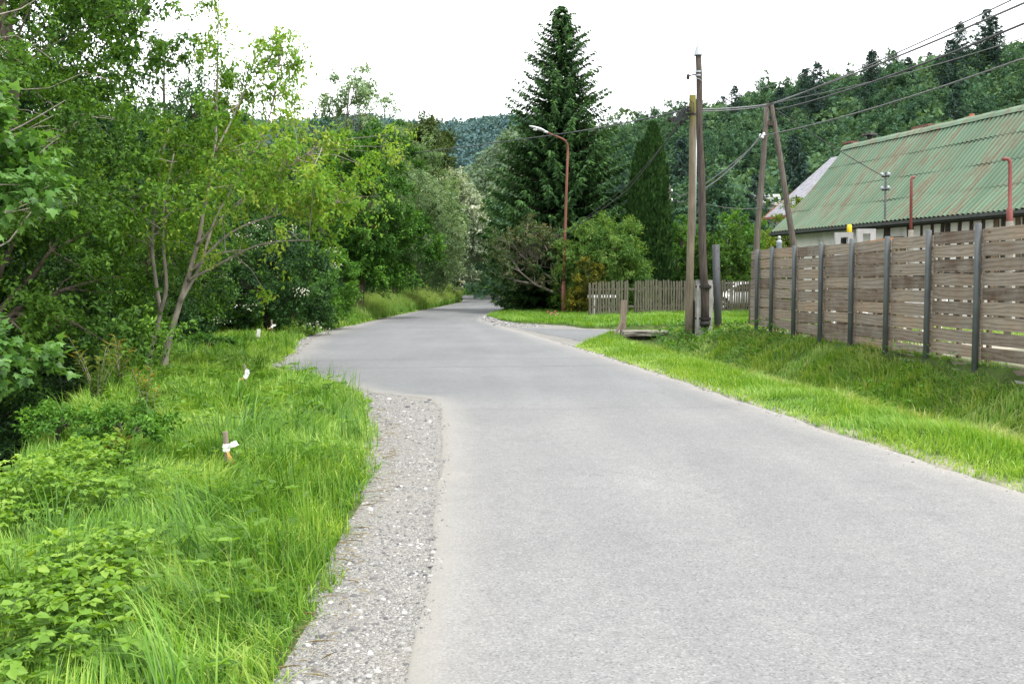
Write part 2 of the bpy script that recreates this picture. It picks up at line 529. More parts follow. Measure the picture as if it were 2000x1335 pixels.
def mat_plank():
    """Weathered sawn boards: grain runs along the world Y the fence follows."""
    t = NT('weathered_board')
    sh = t.attr()
    src = t.n('ShaderNodeNewGeometry').outputs['Position']
    off = t.n('ShaderNodeCombineXYZ')
    t.l(t.math('MULTIPLY', sh, 57.0), off.inputs[0]); t.l(t.math('MULTIPLY', sh, 91.0), off.inputs[1]); t.l(t.math('MULTIPLY', sh, 33.0), off.inputs[2])
    ad = t.n('ShaderNodeVectorMath', operation='ADD'); t.l(src, ad.inputs[0]); t.l(off.outputs[0], ad.inputs[1])
    mp = t.n('ShaderNodeMapping'); mp.inputs['Scale'].default_value = (1, .09, 1); t.l(ad.outputs[0], mp.inputs['Vector'])
    w = t.n('ShaderNodeTexWave', wave_type='BANDS', bands_direction='Z'); w.inputs['Scale'].default_value = 5
    w.inputs['Distortion'].default_value = 9; w.inputs['Detail'].default_value = 3; w.inputs['Detail Scale'].default_value = 1.4
    t.l(mp.outputs[0], w.inputs['Vector'])
    fib = t.noise(mp.outputs[0], 38, 5, .7)
    blot = t.noise(ad.outputs[0], 2.2, 4, .65)
    tone = t.ramp(t.math('FRACT', t.math('MULTIPLY', sh, 7.31)), [(0, (.095, .062, .044)), (.3, (.185, .138, .104)), (.65, (.265, .222, .18)), (1, (.32, .225, .15))])
    grey = t.mix(t.ramp(blot, [(.35, (.05, .05, .05)), (.65, (.7, .7, .7))]), tone, (.24, .222, .198))
    col = t.mix(.6, grey, t.ramp(w.outputs['Fac'], [(.08, (.62, .58, .54)), (.45, (1, 1, 1)), (.9, (1.14, 1.13, 1.1))]), 'MULTIPLY')
    col = t.mix(.7, col, t.ramp(fib, [(.3, (.74, .72, .7)), (.65, (1.12, 1.12, 1.11))]), 'MULTIPLY')
    # knots
    vo = t.n('ShaderNodeTexVoronoi'); vo.inputs['Scale'].default_value = 1.0
    mk = t.n('ShaderNodeMapping'); mk.inputs['Scale'].default_value = (2, 2.2, 6); t.l(ad.outputs[0], mk.inputs['Vector']); t.l(mk.outputs[0], vo.inputs['Vector'])
    kn = t.ramp(vo.outputs['Distance'], [(.05, (.35, .3, .26)), (.13, (1, 1, 1))])
    col = t.mix(.85, col, kn, 'MULTIPLY')
    return t.done(t.bsdf(col, .85, 0, .2, fib, .4, .004))


MAT['plank'] = mat_plank()
MAT['picket'] = plain('weathered_picket', [(.25, (.05, .045, .03)), (.5, (.1, .094, .066)), (.8, (.155, .148, .115))], 5, (3, 3, .5), .9)


def mat_pole(name, a, b, moss=None):
    t = NT(name)
    v, _ = t.coord('Object', (1, 1, .07))
    f = t.noise(v, 26, 5, .7)
    col = t.ramp(f, [(.3, a), (.7, b)])
    v2, _ = t.coord('Object', (1, 1, .4))
    g = t.noise(v2, 2.5, 4, .6)
    col = t.mix(.6, col, t.ramp(g, [(.3, (.6, .6, .6)), (.7, (1.25, 1.25, 1.25))]), 'MULTIPLY')
    if moss:
        col = t.mix(t.attr(), col, moss)
    return t.done(t.bsdf(col, .9, 0, .2, f, .6, .01))


MAT['pole_light'] = mat_pole('pale_pole_timber', (.115, .095, .068), (.235, .2, .15), (.12, .113, .024))
MAT['pole_dark'] = mat_pole('tarred_pole_timber', (.022, .017, .014), (.105, .088, .074))
MAT['pole_mid'] = mat_pole('brown_pole_timber', (.055, .045, .037), (.16, .142, .124))
MAT['concrete'] = plain('concrete', [(.3, (.19, .185, .17)), (.7, (.36, .35, .33))], 5, rough=.9)
MAT['concrete_dirty'] = plain('mossy_concrete', [(.3, (.07, .065, .05)), (.6, (.2, .185, .155)), (.8, (.3, .28, .24))], 4, rough=.95, bump=.5, bdist=.02)
MAT['zinc'] = plain('zinc_sheet', [(.3, (.3, .33, .37)), (.7, (.4, .43, .47))], 5, rough=.55, metal=.3)
MAT['steel_grey'] = plain('painted_steel', [(.3, (.062, .072, .076)), (.7, (.1, .11, .115))], 4, rough=.5, spec=.5, bump=.1)
MAT['pipe'] = plain('steel_pipe', [(.3, (.06, .063, .068)), (.7, (.13, .135, .145))], 3, (1, 1, .2), .45, .3)
MAT['iron'] = plain('black_iron', [(.3, (.012, .012, .013)), (.7, (.04, .035, .033))], 8, rough=.6, metal=.4)
MAT['rust_paint'] = plain('rust_red_paint', [(.25, (.11, .042, .028)), (.55, (.19, .07, .046)), (.8, (.26, .12, .085))], 5, (1, 1, .15), .7, bump=.15)
MAT['red_paint'] = plain('red_paint', [(.3, (.13, .032, .026)), (.7, (.215, .06, .05))], 5, (1, 1, .3), .55, bump=.1)
MAT['lamp_grey'] = plain('lamp_housing', [(.3, (.5, .52, .54)), (.7, (.68, .7, .72))], 6, rough=.4, metal=.2, bump=0)
MAT['cable'] = plain('cable_black', [(.3, (.025, .028, .03)), (.7, (.05, .055, .058))], 5, rough=.6, bump=0)
MAT['wire'] = plain('wire_grey', [(.3, (.07, .072, .075)), (.7, (.13, .133, .136))], 5, rough=.5, bump=0)
MAT['porcelain'] = plain('porcelain', [(.3, (.6, .6, .58)), (.7, (.8, .8, .78))], 5, rough=.3, bump=0)
MAT['white_cloth'] = plain('white_ribbon', [(.3, (.72, .72, .7)), (.7, (.85, .85, .83))], 8, rough=.6, bump=.2)
MAT['orange_cloth'] = plain('orange_ribbon', [(.3, (.6, .3, .06)), (.7, (.75, .55, .25))], 8, rough=.6, bump=.2)
MAT['stake'] = plain('stake_wood', [(.3, (.12, .095, .068)), (.7, (.26, .215, .165))], 7, (3, 3, .3), .85)
MAT['yellow'] = plain('yellow_plastic', [(.3, (.65, .45, .01)), (.7, (.8, .6, .03))], 5, rough=.5, bump=0)
MAT['pale_grey'] = plain('pale_grey_block', [(.3, (.27, .265, .26)), (.7, (.37, .365, .36))], 4, rough=.85)
MAT['white_paint'] = plain('white_paint', [(.3, (.68, .68, .68)), (.7, (.82, .82, .82))], 3, rough=.35, bump=0)
MAT['car_paint'] = plain('white_car_paint', [(.3, (.72, .73, .74)), (.7, (.8, .8, .81))], 2, rough=.25, bump=0, spec=.6)
MAT['glass'] = plain('dark_glass', [(.3, (.015, .018, .02)), (.7, (.03, .035, .04))], 2, rough=.08, bump=0, spec=.6)
MAT['tyre'] = plain('tyre_rubber', [(.3, (.015, .015, .015)), (.7, (.03, .03, .03))], 9, rough=.9)
MAT['wall_white'] = plain('limewash', [(.25, (.42, .42, .38)), (.5, (.62, .62, .58)), (.8, (.74, .74, .71))], 2.2, (1, 1, .6), .95, bump=.3, bdist=.02)
MAT['wall_cream'] = plain('cream_render', [(.3, (.5, .47, .38)), (.7, (.66, .62, .52))], 2, rough=.95)
MAT['timber_dark'] = plain('old_black_timber', [(.3, (.02, .017, .014)), (.7, (.075, .062, .05))], 6, (2, 2, .3), .9)
MAT['timber_brown'] = plain('old_brown_timber', [(.3, (.09, .065, .04)), (.7, (.2, .155, .1))], 6, (2, 2, .3), .9)
MAT['dark_inside'] = plain('dark_opening', [(.3, (.006, .006, .006)), (.7, (.014, .013, .012))], 4, rough=.9, bump=0)
MAT['brick'] = plain('sooty_brick', [(.3, (.07, .04, .03)), (.6, (.17, .085, .06)), (.8, (.24, .15, .11))], 9, (1, 1, 2.5), .95)
MAT['clay'] = plain('clay_pot', [(.3, (.2, .08, .045)), (.7, (.32, .14, .08))], 6, rough=.9)
MAT['gutter'] = plain('dark_gutter', [(.3, (.025, .03, .028)), (.7, (.06, .065, .06))], 6, rough=.6)
MAT['orange_rail'] = plain('orange_beam', [(.3, (.38, .16, .06)), (.7, (.5, .25, .11))], 6, (4, .4, 4), .8)


def mat_green_roof():
    t = NT('green_corrugated_iron')
    v, _ = t.coord('Object', (1.0, .17, .17))
    n1 = t.noise(v, 5.0, 5, .66)
    v2, _ = t.coord('Object', (1.0, .22, .22))
    n2 = t.noise(v2, 1.1, 4, .6)
    v3, _ = t.coord('Object')
    n3 = t.noise(v3, 22, 4, .7)
    green = t.ramp(n2, [(.3, (.068, .128, .074)), (.55, (.112, .186, .116)), (.75, (.16, .238, .156))])
    rustf = t.math('ADD', t.math('MULTIPLY', n1, .62), t.math('MULTIPLY', n2, .38))
    rust = t.ramp(n3, [(.3, (.085, .056, .03)), (.7, (.18, .13, .078))])
    m = t.ramp(rustf, [(.475, (0, 0, 0)), (.585, (.85, .85, .85))])
    col = t.mix(m, green, rust)
    col = t.mix(.45, col, t.ramp(n3, [(.3, (.75, .75, .72)), (.7, (1.15, 1.15, 1.15))]), 'MULTIPLY')
    # valleys of the sheets coloured darker than the ribs
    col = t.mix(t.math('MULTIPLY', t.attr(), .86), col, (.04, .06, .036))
    return t.done(t.bsdf(col, .6, 0, .35, n3, .12, .003))


MAT['green_roof'] = mat_green_roof()


def mat_slate():
    t = NT('grey_slate')
    v, _ = t.coord('Object')
    br = t.n('ShaderNodeTexBrick'); br.inputs['Scale'].default_value = 3.2
    br.inputs['Color1'].default_value = (.2, .2, .23, 1); br.inputs['Color2'].default_value = (.29, .29, .32, 1)
    br.inputs['Mortar'].default_value = (.09, .09, .1, 1); br.inputs['Mortar Size'].default_value = .03
    br.inputs['Row Height'].default_value = .5
    t.l(v, br.inputs['Vector'])
    n = t.noise(v, 3, 4)
    col = t.mix(.5, br.outputs['Color'], t.ramp(n, [(.3, (.75, .75, .75)), (.7, (1.2, 1.2, 1.2))]), 'MULTIPLY')
    return t.done(t.bsdf(col, .7, 0, .3))


MAT['slate'] = mat_slate()

# ------------------------------------------------------------------ world and sun
SUN_EL, SUN_AZ = R(62), R(128)      # azimuth measured clockwise from the view direction (+Y)
w = bpy.data.worlds.new('World'); scene.world = w; w.use_nodes = True
nt = w.node_tree; nt.nodes.clear()
wo = nt.nodes.new('ShaderNodeOutputWorld'); bg = nt.nodes.new('ShaderNodeBackground')
sky = nt.nodes.new('ShaderNodeTexSky'); sky.sky_type = 'NISHITA'; sky.sun_disc = False
sky.sun_elevation = SUN_EL; sky.sun_rotation = SUN_AZ
sky.dust_density = 3.0; sky.air_density = 1.0; sky.altitude = 400
tcw = nt.nodes.new('ShaderNodeTexCoord')
mpw = nt.nodes.new('ShaderNodeMapping'); mpw.inputs['Scale'].default_value = (1, 1, 2.6)
nt.links.new(tcw.outputs['Generated'], mpw.inputs['Vector'])
cn = nt.nodes.new('ShaderNodeTexNoise'); cn.inputs['Scale'].default_value = 2.2; cn.inputs['Detail'].default_value = 6
nt.links.new(mpw.outputs[0], cn.inputs['Vector'])
cr = nt.nodes.new('ShaderNodeValToRGB')
cr.color_ramp.elements[0].position = .3; cr.color_ramp.elements[0].color = (18.5, 19.3, 20.2, 1)
cr.color_ramp.elements[1].position = .7; cr.color_ramp.elements[1].color = (24.0, 24.0, 23.8, 1)
nt.links.new(cn.outputs['Fac'], cr.inputs[0])
mxw = nt.nodes.new('ShaderNodeMix'); mxw.data_type = 'RGBA'; mxw.inputs[0].default_value = .88
nt.links.new(sky.outputs[0], mxw.inputs[6]); nt.links.new(cr.outputs[0], mxw.inputs[7])
nt.links.new(mxw.outputs[2], bg.inputs['Color']); bg.inputs['Strength'].default_value = .128
nt.links.new(bg.outputs[0], wo.inputs[0])
sl = bpy.data.lights.new('sun', 'SUN'); so = bpy.data.objects.new('sun', sl); COL.objects.link(so)
sl.energy = 4.2; sl.angle = R(12); sl.color = (1, .96, .88)
sd = Vector((math.sin(SUN_AZ) * math.cos(SUN_EL), math.cos(SUN_AZ) * math.cos(SUN_EL), math.sin(SUN_EL)))
so.rotation_euler = sd.to_track_quat('Z', 'Y').to_euler()
scene.view_settings.view_transform = 'Standard'; scene.view_settings.look = 'None'; scene.view_settings.exposure = 0
scene.render.engine = 'CYCLES'
scene.cycles.max_bounces = 6; scene.cycles.diffuse_bounces = 3; scene.cycles.transmission_bounces = 4; scene.cycles.glossy_bounces = 2
scene.cycles.use_denoising = True

# ------------------------------------------------------------------ ground, water, roads
def make_ground():
    ys = np.concatenate([np.linspace(-8, 46, 200), np.linspace(46.6, 150, 130), np.linspace(152, 420, 90), np.linspace(430, 1600, 60)])
    xs = np.concatenate([-np.geomspace(1500, 42, 45), np.linspace(-40, -12.4, 50), np.linspace(-12, 12, 176), np.linspace(12.4, 40, 50), np.geomspace(42, 1500, 45)])
    X, Y = np.meshgrid(xs, ys)
    Z = ground_z(X, Y)
    V = np.stack([X, Y, Z], -1).reshape(-1, 3)
    ny, nx = X.shape
    idx = np.arange(ny * nx).reshape(ny, nx)
    F = np.stack([idx[:-1, :-1], idx[:-1, 1:], idx[1:, 1:], idx[1:, :-1]], -1).reshape(-1, 4)
    xr = XR(Y); xf = XF(Y)
    sh = ((X > xf + .4) & (Y < 33) & (X < 30)) * (.55 + .45 * (vnoise(X * .6, Y * .6, 2) > .45)) * 1.0
    sh = np.where((Y < 30) & (X > xr) & (X < xr + .22), .8, sh)
    o = link('ground', np_mesh('ground', V, [F], MAT['ground'], sh.ravel(), smooth_=True))
    tag(o, 'grassy ground rising to wooded hills', 'ground', kind='structure')


make_ground()


def edge_pts(ys_, fx, amp, seed):
    ys_ = np.asarray(ys_)
    x = fx(ys_) + amp * (vnoise(ys_ * 2.1, ys_ * 0, seed) - .5) + amp * .6 * (vnoise(ys_ * 7.3, ys_ * 0, seed + 1) - .5)
    return list(zip(x, ys_))


def sheet(name, rows, z, mat, label, thick=0.0):
    """A strip between left and right edges, split across so that edge shade can fade inward."""
    V = []; sh = []
    K = [0, .03, .1, .3, .5, .7, .9, .97, 1]
    for (xl, xr, y, yr) in rows:
        for k in K:
            V.append((xl + (xr - xl) * k, y + (yr - y) * k, z)); sh.append(1 if k in (0, 1) else (.6 if k in (.03, .97) else .1 if k in (.1, .9) else 0))
    n = len(K); F = []
    for i in range(len(rows) - 1):
        for k in range(n - 1):
            F.append((i * n + k, i * n + k + 1, (i + 1) * n + k + 1, (i + 1) * n + k))
    if thick:
        b = len(V)
        for i in range(len(rows)):
            for k in (0, n - 1):
                p = V[i * n + k]; V.append((p[0] + (-.03 if k == 0 else .03), p[1], z - thick)); sh.append(1)
        for i in range(len(rows) - 1):
            F.append((i * n, (i + 1) * n, b + 2 * (i + 1), b + 2 * i))
            F.append(((i + 1) * n + n - 1, i * n + n - 1, b + 2 * i + 1, b + 2 * (i + 1) + 1))
    o = link(name, np_mesh(name, np.array(V), [np.array(F)], mat, sh))
    return tag(o, label, name.replace('_', ' '), kind='structure')


ys_ = np.concatenate([np.arange(-6, 60, .22), np.arange(60, 118.1, .8)])
le = edge_pts(ys_, XL, .04, 21); re_ = edge_pts(ys_, XR, .09, 31)
rows = [(a[0], b[0], a[1], b[1]) for a, b in zip(le, re_)]
# the far bend to the left: sweep the two edges round
for k in range(1, 26):
    t_ = k / 25
    l0 = Vector((-6.4 - 45 * t_ ** 1.6, 118.5 + 3.2 * (1 - (1 - t_) ** 2)))
    r0 = Vector((-1.3 - 50 * t_ ** 2.2, 118.5 + 21 * (1 - (1 - t_) ** 2.4)))
    rows.append((l0.x, r0.x, l0.y, r0.y))
sheet('road', rows, 0.0, MAT['road'], 'narrow grey asphalt road curving away between the trees', .035)

ys2 = np.arange(-6, 62, .3)
rows = [(float(np.interp(y, _gy, _gx)) - .3, float(XL(y)) + .25, y, y) for y in ys2]
sheet('gravel_shoulder', rows, -.02, MAT['gravel'], 'strip of loose gravel along the grass side of the road')
rows = [(float(XR(y)) - .2, float(XR(y)) + .2 + .12 * float(vnoise(y * 1.7, 0, 8)), y, y) for y in np.arange(-6, 27, .3)]
sheet('gravel_verge', rows, .012 - .028, MAT['gravel'], 'thin gritty edge between the asphalt and the mown verge')


def poly_sheet(name, poly, z, mat, label):
    bm = bmesh.new()
    pts = []
    for i, p in enumerate(poly):
        q = poly[(i + 1) % len(poly)]
        L = math.hypot(q[0] - p[0], q[1] - p[1]); m = max(1, int(L / .5))
        for k in range(m):
            t_ = k / m
            x = p[0] + (q[0] - p[0]) * t_; y = p[1] + (q[1] - p[1]) * t_
            pts.append((x + .12 * (float(vnoise(x * 2, y * 2, 51)) - .5), y + .25 * (float(vnoise(x * 2, y * 2, 52)) - .5), z))
    f = bm.faces.new([bm.verts.new(p) for p in pts])
    if f.normal.z < 0: f.normal_flip()
    bmesh.ops.triangulate(bm, faces=bm.faces[:])
    bmesh.ops.recalc_face_normals(bm, faces=bm.faces[:])
    me = bpy.data.meshes.new(name); bm.to_mesh(me); bm.free()
    me.materials.append(mat)
    me.attributes.new('shade', 'FLOAT', 'POINT')
    o = link(name, me)
    return tag(o, label, name.replace('_', ' '), kind='structure')


poly_sheet('driveway', DRIVE, -.012, MAT['drive'], 'pale gritty side drive leaving the road towards the farmyard')
m_ = [(5.8, 33.3), (9, 33.9), (16, 34.6), (30, 35.3), (30, 38.2), (16, 37.3), (9, 36.2), (6, 35.3), (3.2, 34.8), (1.8, 35.6), (.6, 36.8), (.2, 36.0), (1.2, 31.5), (1.9, 28.3), (2.5, 30.0), (3.1, 31.9), (4.2, 32.9)]
poly_sheet('driveway_asphalt', m_, -.006, MAT['road'], 'grey asphalt middle of the side drive by the old post')

yw = np.arange(-8, 100, 1.0)
V = []; F = []
for i, y in enumerate(yw):
    V += [(float(XB(y)) - .9, y, -1.12), (float(XB(y)) - 6.2, y, -1.12)]
    if i: F.append((2 * i - 2, 2 * i, 2 * i + 1, 2 * i - 1))
o = link('stream', np_mesh('stream', np.array(V), [np.array(F)[:, ::-1]], MAT['water']))
tag(o, 'dark shaded stream below the grassy bank', 'stream', kind='structure')

# ------------------------------------------------------------------ foliage
def maples(P, D, N, L, W, sh):
    """Five-lobed leaves."""
    S = unit(np.cross(D, N)); N = np.cross(S, D)
    out = [(0, 0), (.28, .12), (.5, .02), (.42, .25), (.62, .5), (.3, .5), (.22, .62), (0, 1.0), (-.22, .62), (-.3, .5), (-.62, .5), (-.42, .25), (-.5, .02), (-.28, .12)]
    L = L[:, None]
    V = np.stack([P + S * L * a + D * L * b - N * L * (.22 * a * a + .1 * b * b) for a, b in out] + [P + D * L * .38 + N * L * .03], 1).reshape(-1, 3)
    i = np.arange(len(P))[:, None] * 15
    F = np.concatenate([i + np.array([[k, (k + 1) % 14, 14]]) for k in range(14)], 0)
    return V, F, np.repeat(sh, 15)


def unit(a):
    return a / np.maximum(np.linalg.norm(a, axis=-1, keepdims=True), 1e-9)


def kites(P, D, N, L, W, fold=.18, sh=None):
    """Pointed leaves: base P, direction D, upper-side normal N."""
    S = unit(np.cross(D, N)); N = np.cross(S, D)
    L = L[:, None]; W = W[:, None]
    mid = P + D * L * .42
    a = mid + S * W * .5 + N * W * fold; b = mid - S * W * .5 + N * W * fold
    tip = P + D * L - N * L * .12
    n = len(P)
    V = np.stack([P, a, tip, b], 1).reshape(-1, 3)
    i = np.arange(n)[:, None] * 4
    F = np.concatenate([i + np.array([[0, 1, 2]]), i + np.array([[0, 2, 3]])], 0)
    return V, F, np.repeat(sh, 4)


def ovals(P, D, N, L, W, sh):
    """Broad leaves folded along the midrib, six vertices."""
    S = unit(np.cross(D, N)); N = np.cross(S, D)
    L = L[:, None]; W = W[:, None]
    a = P + D * L * .3 + S * W * .48 + N * W * .16; b = P + D * L * .68 + S * W * .36 + N * W * .08 - N * L * .05
    c = P + D * L * .3 - S * W * .48 + N * W * .16; d = P + D * L * .68 - S * W * .36 + N * W * .08 - N * L * .05
    tip = P + D * L - N * L * .16
    V = np.stack([P, a, b, tip, d, c], 1).reshape(-1, 3)
    i = np.arange(len(P))[:, None] * 6
    F = np.concatenate([i + np.array([[0, 1, 2, 3]]), i + np.array([[0, 3, 4, 5]])], 0)
    return V, F, np.repeat(sh, 6)


def rdir(rng, n, up=0.0):
    d = rng.normal(size=(n, 3)); d[:, 2] += up
    return unit(d)


def crown_points(rng, n, c, r, shell=.45, lobes=.28, low=-1.0, seed=0):
    """Clump centres through an uneven egg; more of them near the outside."""
    d = rdir(rng, n * 2)
    d = d[d[:, 2] > low][:n]
    k = 1 + lobes * (vnoise(d[:, 0] * 2.2 + 9, d[:, 1] * 2.2 + d[:, 2] * 1.7, seed) - .5) * 2
    rad = (shell + (1 - shell) * rng.random(len(d)) ** .6) * k
    return np.array(c) + d * rad[:, None] * np.array(r), d


def clump_leaves(rng, C, O, rc, n_shoot, n_leaf, leaf, aspect=.5, droop=.25, up=.25, flat=.5, shade=(.5, .22, .2), fn=kites, jitter=.35):
    """Leafy shoots spreading from each clump centre C along O (outward)."""
    m = len(C)
    rcs = rc * rng.uniform(.65, 1.25, m)
    cs = rng.normal(0, shade[1], m)
    ci = np.repeat(np.arange(m), n_shoot)
    sd = unit(O[ci] * .55 + rdir(rng, len(ci)) + np.array([0, 0, up]))
    start = C[ci] + rdir(rng, len(ci)) * (rcs[ci] * .35)[:, None]
    sl = rcs[ci] * rng.uniform(.55, 1.1, len(ci))
    li = np.repeat(np.arange(len(ci)), n_leaf)
    t = rng.random(len(li)) ** .8
    P = start[li] + sd[li] * (sl[li] * t)[:, None]
    P[:, 2] -= droop * sl[li] * t ** 2
    P += rng.normal(0, 1, P.shape) * leaf * jitter
    D = unit(sd[li] * .5 + rdir(rng, len(li)) * .9 + np.array([0, 0, -droop]))
    N = unit(rdir(rng, len(li)) * (1 - flat) + np.array([0, 0, 1.0]) * flat + O[ci][li] * .35)
    L = leaf * rng.uniform(.6, 1.3, len(li)); W = L * aspect * rng.uniform(.8, 1.2, len(li))
    sh = np.clip(shade[0] + cs[ci][li] + rng.normal(0, shade[2], len(li)) + .12 * (t - .5), .02, 1)
    return fn(P, D, N, L, W, sh=sh)


def join(parts):
    V = []; Fs = []; S = []; o = 0
    for v, f, s in parts:
        V.append(v); Fs.append(f + o); S.append(s); o += len(v)
    return np.concatenate(V), Fs, np.concatenate(S)


def branch_path(rng, a, b, sag=.0, wob=.06, n=6):
    a = np.array(a, float); b = np.array(b, float)
    L = np.linalg.norm(b - a)
    pts = []
    for i in range(n + 1):
        t = i / n
        p = a + (b - a) * t
        p[2] += sag * L * math.sin(t * PI)
        if 0 < i < n: p += rng.normal(0, wob * L * .4, 3) * math.sin(t * PI)
        pts.append(p)
    return pts


def taper(r0, r1, n):
    return [r0 + (r1 - r0) * (i / n) ** .8 for i in range(n + 1)]


def skeleton(mb, rng, C, base=(0, 0, 0), top=None, r0=.15, n_limb=14, n_sub=3, sag=.1, lowest=.18):
    """Tapered trunk, limbs to some of the clumps and lesser branches from those limbs."""
    base = np.array(base, float)
    if top is None:
        top = C[np.argmax(C[:, 2])] * np.array([.6, .6, .94])
    tr = branch_path(rng, base, top, 0, .05, 9)
    tr[0][2] -= .25
    mb.tube(tr, [r0 * (1.35 if i == 0 else 1) * (1 - .9 * i / 9) + .008 for i in range(10)], 8)
    H = top[2] - base[2]
    order = rng.permutation(len(C))[:n_limb * (1 + n_sub)]
    limbs = []
    for j, k in enumerate(order[:n_limb]):
        c = C[k]
        h = np.clip((c[2] - base[2]) / H - rng.uniform(.18, .4), lowest, .9)
        f = h * 9; i = int(f); a = tr[i] + (tr[min(i + 1, 9)] - tr[i]) * (f - i)
        p = branch_path(rng, a, c, sag, .07, 6)
        rr = max(.012, r0 * .42 * (1 - .75 * h))
        mb.tube(p, taper(rr, .006, 6), 5, False)
        limbs.append(p)
    for k in order[n_limb:]:
        c = C[k]
        best = min(limbs, key=lambda p: np.linalg.norm(p[3] - c))
        mb.tube(branch_path(rng, best[3], c, sag, .08, 4), taper(max(.008, r0 * .1), .004, 4), 4, False)


def leaf_tree(name, label, cat, base, crown, n_clump, rc, n_shoot, n_leaf, leaf, mat, bark='bark', r0=.15, seed=1, group=None,
              shell=.45, lobes=.28, low=-1.0, extra=None, trunk_top=None, n_limb=14, trunk_name='trunk', flowers=None, link_it=True, skel=True, **kw):
    """crown: list of (centre xyz relative to the base, radii xyz, share)."""
    rng = np.random.default_rng(seed)
    Cs = []; Os = []
    for c, r, share in crown:
        a, b = crown_points(rng, max(3, int(n_clump * share)), c, r, shell, lobes, low, seed)
        Cs.append(a); Os.append(b)
    C = np.concatenate(Cs); O = np.concatenate(Os)
    k = C[:, 2] > .25; C = C[k]; O = O[k]
    root = thing(name, label, cat, base, 0, group)
    mb = MB(); skeleton(mb, rng, C, r0=r0, n_limb=n_limb, top=trunk_top)
    mb.build(trunk_name, MAT[bark], root, True)
    V, Fs, S = join([clump_leaves(rng, C, O, rc, n_shoot, n_leaf, leaf, **kw)])
    cr_ = link('crown', np_mesh('crown', V, Fs, MAT[mat], S), root)
    if flowers:
        fm, share, n, size = flowers
        pick = rng.random(len(C)) < share
        if pick.any():
            P = C[pick] + O[pick] * rc * .85
            ci = np.repeat(np.arange(len(P)), n)
            Pf = P[ci] + rng.normal(0, 1, (len(ci), 3)) * np.array([1, 1, .4]) * rc * .3
            V2, F2, S2 = kites(Pf, rdir(rng, len(ci)), rdir(rng, len(ci), 1), np.full(len(ci), size), np.full(len(ci), size * .9), sh=rng.random(len(ci)))
            link('blossom', np_mesh('blossom', V2, [F2], MAT[fm], S2), root)
    return root


# ---- conifers
def spruce_mesh(rng, H, Rb, n_whorl, per, twigs, needle, low=.03, ragged=.25, shape=.85, tip_bright=.35, droop=.28, strand=.32, skirt=(1, 1, 1)):
    Vp = []
    tr = MB()
    tr.tube([(0, 0, -.2), (0, 0, H * .5), (0, 0, H * .985)], [H * .016 + .02, H * .008 + .01, .008], 8)
    P = []; D = []; N = []; L = []; W = []; S = []
    for i in range(n_whorl):
        t = low + (1 - low) * (i / (n_whorl - 1)) ** .92
        z0 = t * H
        rad = (Rb * (1 - t) ** shape + .05) * np.interp(t, [0, .07, .17], skirt)
        nb = max(4, int(per * (.45 + .55 * (1 - t))))
        a0 = rng.random() * 7
        for b in range(nb):
            az = a0 + 2 * PI * (b + rng.uniform(-.35, .35)) / nb
            Lb = rad * rng.uniform(1 - ragged * 1.5, 1 + ragged * .55)
            zz = z0 + rng.uniform(-.5, .5) * H / n_whorl
            dirh = np.array([math.cos(az), math.sin(az), 0]); side = np.array([-dirh[1], dirh[0], 0])
            lift = (.42 * t - droop * (1 - t))
            nt_ = max(5, int(twigs * (Lb / Rb) ** .8))
            s = (np.arange(nt_) + rng.random(nt_)) / nt_
            s = .12 + .88 * s
            r_ = Lb * s
            z = zz + r_ * lift + Lb * (.16 * s ** 3) * (1 - t * .5) - Lb * .05 * np.sin(s * PI)
            base = dirh * r_[:, None]; base[:, 2] = z
            if Lb > .5:
                tr.tube([(0, 0, zz), tuple(dirh * Lb * .5 + np.array([0, 0, zz + Lb * .5 * lift])), tuple(dirh * Lb * .95 + np.array([0, 0, zz + Lb * .95 * lift + Lb * .1]))], [.012 + Lb * .006, .012, .004], 4, False)
            sg = np.where(rng.random(nt_) < .5, 1, -1) * rng.uniform(.25, 1.0, nt_)
            for rep in range(3):
                # side sprays reaching outward and hanging a little
                sgr = np.where(rng.random(nt_) < .5, 1, -1) * rng.uniform(.1, 1.1, nt_)
                d = unit(dirh * rng.uniform(.5, 1.1, nt_)[:, None] + side * sgr[:, None] + np.array([0, 0, 1.0]) * rng.uniform(-.95, .12, nt_)[:, None])
                ll = np.maximum(needle, strand * (1.12 - .6 * s) * Lb * .55) * rng.uniform(.6, 1.2, nt_)
                ll = np.minimum(ll, needle * 2.6)
                P.append(base + rng.normal(0, .02, base.shape)); D.append(d)
                N.append(unit(np.array([0, 0, 1.0]) + rng.normal(0, .5, (nt_, 3)) + dirh * .3))
                L.append(ll); W.append(ll * rng.uniform(.2, .36, nt_))
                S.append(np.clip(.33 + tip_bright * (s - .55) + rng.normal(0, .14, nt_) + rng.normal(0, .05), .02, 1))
    P = np.concatenate(P); D = np.concatenate(D); N = np.concatenate(N); L = np.concatenate(L); W = np.concatenate(W); S = np.concatenate(S)
    V, F, sh = kites(P, D, N, L, W, .1, S)
    return tr, V, F, sh


